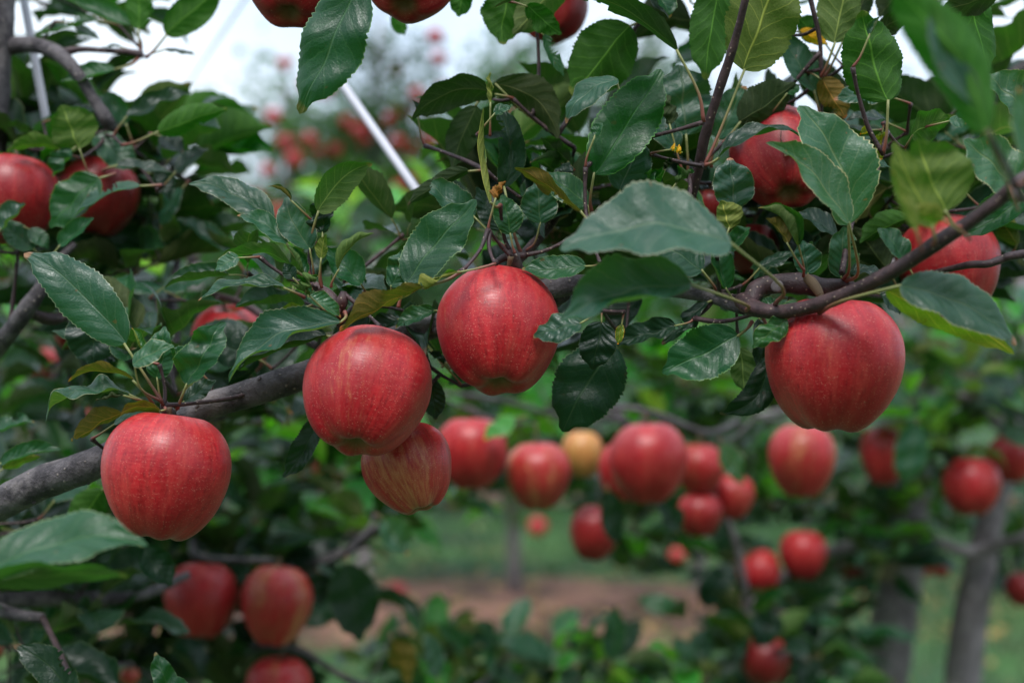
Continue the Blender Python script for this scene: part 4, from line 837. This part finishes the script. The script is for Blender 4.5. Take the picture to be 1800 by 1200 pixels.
# ------------------------------------------------------------------ far rows
def far_tree(x, y, h, wdt, nl, seed, label, group, low=.75, nap=0, leafsize=.075, apple_r=.038, dens_top=1.0):
    rr = random.Random(seed); rn = np.random.RandomState(seed)
    e = link("apple_tree", None, loc=(x, y, 0), label=label, category="tree", group=group)
    top = Vector((x + rr.uniform(-.1, .1), y, h * .96)); b = Vector((x, y, 0))
    tp = [b + Vector((0, 0, -.04)), b + Vector((rr.uniform(-.04, .04), 0, h * .35)), b + Vector((rr.uniform(-.07, .07), 0, h * .7)), top]
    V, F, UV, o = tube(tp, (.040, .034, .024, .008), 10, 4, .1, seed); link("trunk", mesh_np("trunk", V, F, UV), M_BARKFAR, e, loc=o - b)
    tips = []
    for k in range(11):
        t = low + (1 - low * .0 - low) * 0; z = h * (0.19 + .74 * k / 11); a = rr.uniform(0, 6.28) ; ln = wdt * (1.05 - .6 * k / 11) * rr.uniform(.7, 1.1)
        p0 = tp[0].lerp(top, z / h); p0.z = z
        p1 = p0 + Vector((math.cos(a) * ln, math.sin(a) * ln * .7, rr.uniform(-.1, .25)))
        pm = (p0 + p1) / 2 + Vector((0, 0, rr.uniform(.0, .12)))
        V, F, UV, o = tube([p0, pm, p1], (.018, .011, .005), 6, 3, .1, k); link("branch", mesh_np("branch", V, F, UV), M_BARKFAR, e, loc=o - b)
        for f in (.25, .45, .65, .85, 1): tips.append((p0.lerp(pm, f * 2) if f < .5 else pm.lerp(p1, f * 2 - 1), .13 + .05 * f))
    # leaf mass: small folded leaves scattered round the branches, in clumps
    idx = rn.randint(0, len(tips), nl); cen = np.array([tuple(tips[i][0]) for i in idx]); rad = np.array([tips[i][1] for i in idx])
    clump = rn.normal(0, 1, (len(tips) * 4, 3)) * .75
    off = clump[(idx * 4 + rn.randint(0, 4, nl))] * rad[:, None] + rn.normal(0, 1, (nl, 3)) * rad[:, None] * .5
    c = cen + off; c = c[c[:, 2] > .38]; nl = len(c)
    az = rn.uniform(0, 6.28, nl); el = rn.uniform(-.9, .7, nl); T = np.stack([np.cos(az) * np.cos(el), np.sin(az) * np.cos(el), np.sin(el)], 1)
    up = rn.normal(0, .5, (nl, 3)) + np.array([0, 0, 1.0]); Nn = up - T * (up * T).sum(1)[:, None]; Nn /= np.linalg.norm(Nn, axis=1)[:, None]; B = np.cross(Nn, T)
    s = leafsize * rn.uniform(.7, 1.2, nl)[:, None]
    p0 = c; p1 = c + T * s; m1 = c + T * s * .45 + B * s * .27 + Nn * s * .08; m2 = c + T * s * .45 - B * s * .27 + Nn * s * .08; mm = c + T * s * .5 + Nn * s * .02
    V = np.stack([p0, m1, p1, m2, mm], 1).reshape(-1, 3) - np.array(tuple(b)); k = np.arange(nl) * 5
    F = np.concatenate([np.stack([k, k + 4, k + 2, k + 1], 1), np.stack([k, k + 3, k + 2, k + 4], 1)])
    link("foliage", mesh_np("foliage", V, F), M_LEAF_FAR, e, kind="stuff", color=tint(rr.choice("gmbm"), rr))
    for k in range(nap):
        q, r0 = rr.choice(tips); p = q + Vector((rr.gauss(0, r0 * .8), rr.uniform(-.22, .05), rr.uniform(-.12, .02)))
        if p.z < .6: continue
        far_apple(p, apple_r * rr.uniform(.85, 1.1), rr)
    return e
AP_ME = []
for k in range(4):
    V, F, UV = apple_shape(500 + k, 1.0, .95, 18, 12); AP_ME.append(mesh_np("apple", V, F, UV)); AP_ME[-1].materials.append(M_APPLE)
def far_apple(p, r, rr, label="small soft red apple far off among the trees of the back rows", group="apples of the back rows"):
    q = Vector((rr.gauss(0, .25), rr.gauss(0, .25), 1)).to_track_quat('Z', 'Y') @ Quaternion((0, 0, 1), rr.uniform(0, 6.28))
    return link("apple", AP_ME[rr.randrange(4)], None, None, loc=p, rot=q, scale=r, color=(rr.choice((0, 0, 0, .08, .15)), rr.uniform(.8, 1.05), 0, 1), label=label, category="apple", group=group)
rf = random.Random(77)
G2 = "second row apple trees over the bare soil"
for px, y, h, wd, nl, nap in ((505, 8.6, 3.3, .2, 1500, 12), (-260, 8.1, 2.9, .5, 2600, 8), (60, 8.2, 2.8, .5, 2600, 10), (640, 7.9, 3.5, .52, 3900, 26), (905, 8.3, 3.55, .52, 3700, 24), (1230, 8.1, 2.9, .5, 2300, 14), (1560, 8.2, 2.9, .55, 2600, 12), (1900, 8.2, 2.9, .55, 2600, 8)):
    far_tree((px - 900) / FPX * y, y, h, wd, nl, px + 500, {640: "blurred apple tree full of red fruit behind the slanting prop pole", 905: "blurred apple tree whose thin trunk shows under the orange-pink apple", 1230: "blurred apple tree whose trunk shows just under the dark red hanging apples"}.get(px, "blurred apple tree with red fruit in the row on bare soil, mostly hidden"), G2, nap=nap)
for px, py in ((500, 112), (540, 150), (517, 280), (470, 300), (770, 105), (765, 65), (570, 160), (700, 250), (720, 262), (640, 250), (590, 262), (755, 245), (430, 345), (560, 270), (980, 260), (905, 210), (545, 245), (480, 205), (490, 375), (590, 425), (630, 230), (1150, 290), (500, 250), (945, 925), (1190, 975), (690, 330)):
    d = 7.6 if py < 600 else 6.5
    far_apple(P(px, py, d + rf.uniform(-.4, .4)), .038 * rf.uniform(.95, 1.2), rf)
for px, y in ((-2.7, -1.9), (-1.7, -1.75), (-.75, -1.8), (.2, -1.7), (1.15, -1.8), (2.1, -1.9)):  # row added out of view to cut the low front sky light
    far_tree(px, y, 3.3, .6, 3600, int(px * 10) + 300, 'unseen apple tree added behind the viewer to block low sky light', 'light-blocking trees added behind the viewer', nap=0)
for i in range(12):
    y = 12.6 + rf.uniform(-.3, .3); px = -500 + i * 260 + rf.uniform(-40, 40)
    far_tree((px - 900) / FPX * y, y, 2.45 if 150 < px < 520 else rf.uniform(2.9, 3.3), .6, 2300, 900 + i, "apple tree in the third row back, a dim green mass with specks of fruit", "third row apple trees", nap=5, leafsize=.085)
for i in range(14):
    y = 18 + rf.uniform(-.5, .5); px = -300 + i * 180 + rf.uniform(-30, 30)
    far_tree((px - 900) / FPX * y, y, rf.uniform(2.7, 3.2), .8, 1700, 950 + i, "apple tree in the farthest row, a hazy green mass", "farthest apple trees", nap=2, leafsize=.11)
# one windfall on the soil and a few more beside it
far_apple(P(697, 1046, 8.2) + Vector((0, 0, .02)), .058, rf, label="fallen pinkish red apple lying alone on the bare soil", group="windfall on the soil")
# tall trees on the horizon
def big_tree(x, y, h, wdt, seed, label):
    rn = np.random.RandomState(seed); e = link("tall_tree", None, loc=(x, y, 0), label=label, category="tree", group="tall trees on the horizon")
    V, F, UV, o = tube([Vector((x, y, -.2)), Vector((x + .2, y, h * .5)), Vector((x, y, h * .92))], (.35, .25, .06), 8, 3); link("trunk", mesh_np("trunk", V, F, UV), M_BARKFAR, e, loc=o - Vector((x, y, 0)))
    nl = 3200; cl = rn.normal(0, 1, (40, 3)) * np.array([wdt * .42, wdt * .42, h * .2]) + np.array([0, 0, h * .56]); c = cl[rn.randint(0, 40, nl)] + rn.normal(0, 1, (nl, 3)) * wdt * .14
    c = c[c[:, 2] > .6]; nl = len(c)
    a = rn.normal(0, 1, (nl, 3)); a /= np.linalg.norm(a, axis=1)[:, None]; bb = np.cross(a, rn.normal(0, 1, (nl, 3))); bb /= np.linalg.norm(bb, axis=1)[:, None]; s = .30
    V = np.stack([c - a * s, c + bb * s * .6, c + a * s, c - bb * s * .6], 1).reshape(-1, 3); F = np.arange(nl * 4).reshape(-1, 4)
    link("crown", mesh_np("crown", V, F, smooth=False), M_LEAF_FAR, e, kind="stuff", color=(.9, .9, 1.1, 1))
for i, (px, y, h) in enumerate(((-700, 48, 11), (-250, 52, 12), (60, 46, 9), (250, 50, 7.2), (330, 58, 6.6), (455, 52, 7.0), (640, 50, 9), (860, 46, 10), (1100, 52, 11), (1400, 48, 10), (1750, 50, 12), (2200, 50, 11), (2700, 48, 12))):
    big_tree((px - 900) / FPX * y, y, h, 5.2, 60 + i, "tall dark tree far behind the orchard rows")

# ------------------------------------------------------------------ trellis poles and wire
M_POLE = plain("weathered_white_plastic", (0.50, 0.49, 0.55), .45, .08, 12); M_WIRE = plain("grey_wire", (0.42, 0.40, 0.42), .5, .1, 30)
def pole(a, b, r, name, label, cat, mat=None, capend=True):
    V, F, UV, o = tube([a, a.lerp(b, .33), a.lerp(b, .66), b], (r, r, r, r), 14, 4); ob = link(name, mesh_np(name, V, F, UV), mat or M_POLE, None, loc=o, label=label, category=cat)
    return ob
def extend(p, q, zground=0.0):
    d = q - p; t = (zground - p.z) / d.z; return p + d * t
p, q = P(575, 110, 1.27), P(772, 392, 1.16)
pole(p + (p - q) * .12, q + (q - p) * .38, .0037, "prop_pole", "pale grey prop pole slanting down behind the leaves of the middle rosette", "pole")
p, q = P(38, -20, 1.19), P(84, 226, 1.19)
pole(p + (p - q) * .8, q + (q - p) * .5, .0034, "prop_pole", "pale grey prop pole behind the curved branch next to the trunk", "pole")
p, q = P(432, -2, 1.9), P(298, 196, 2.3)
pole(p + (p - q) * .8, q + (q - p) * 1.0, .0016, "tie_wire", "thin pale wire slanting across the open sky", "wire", M_WIRE)
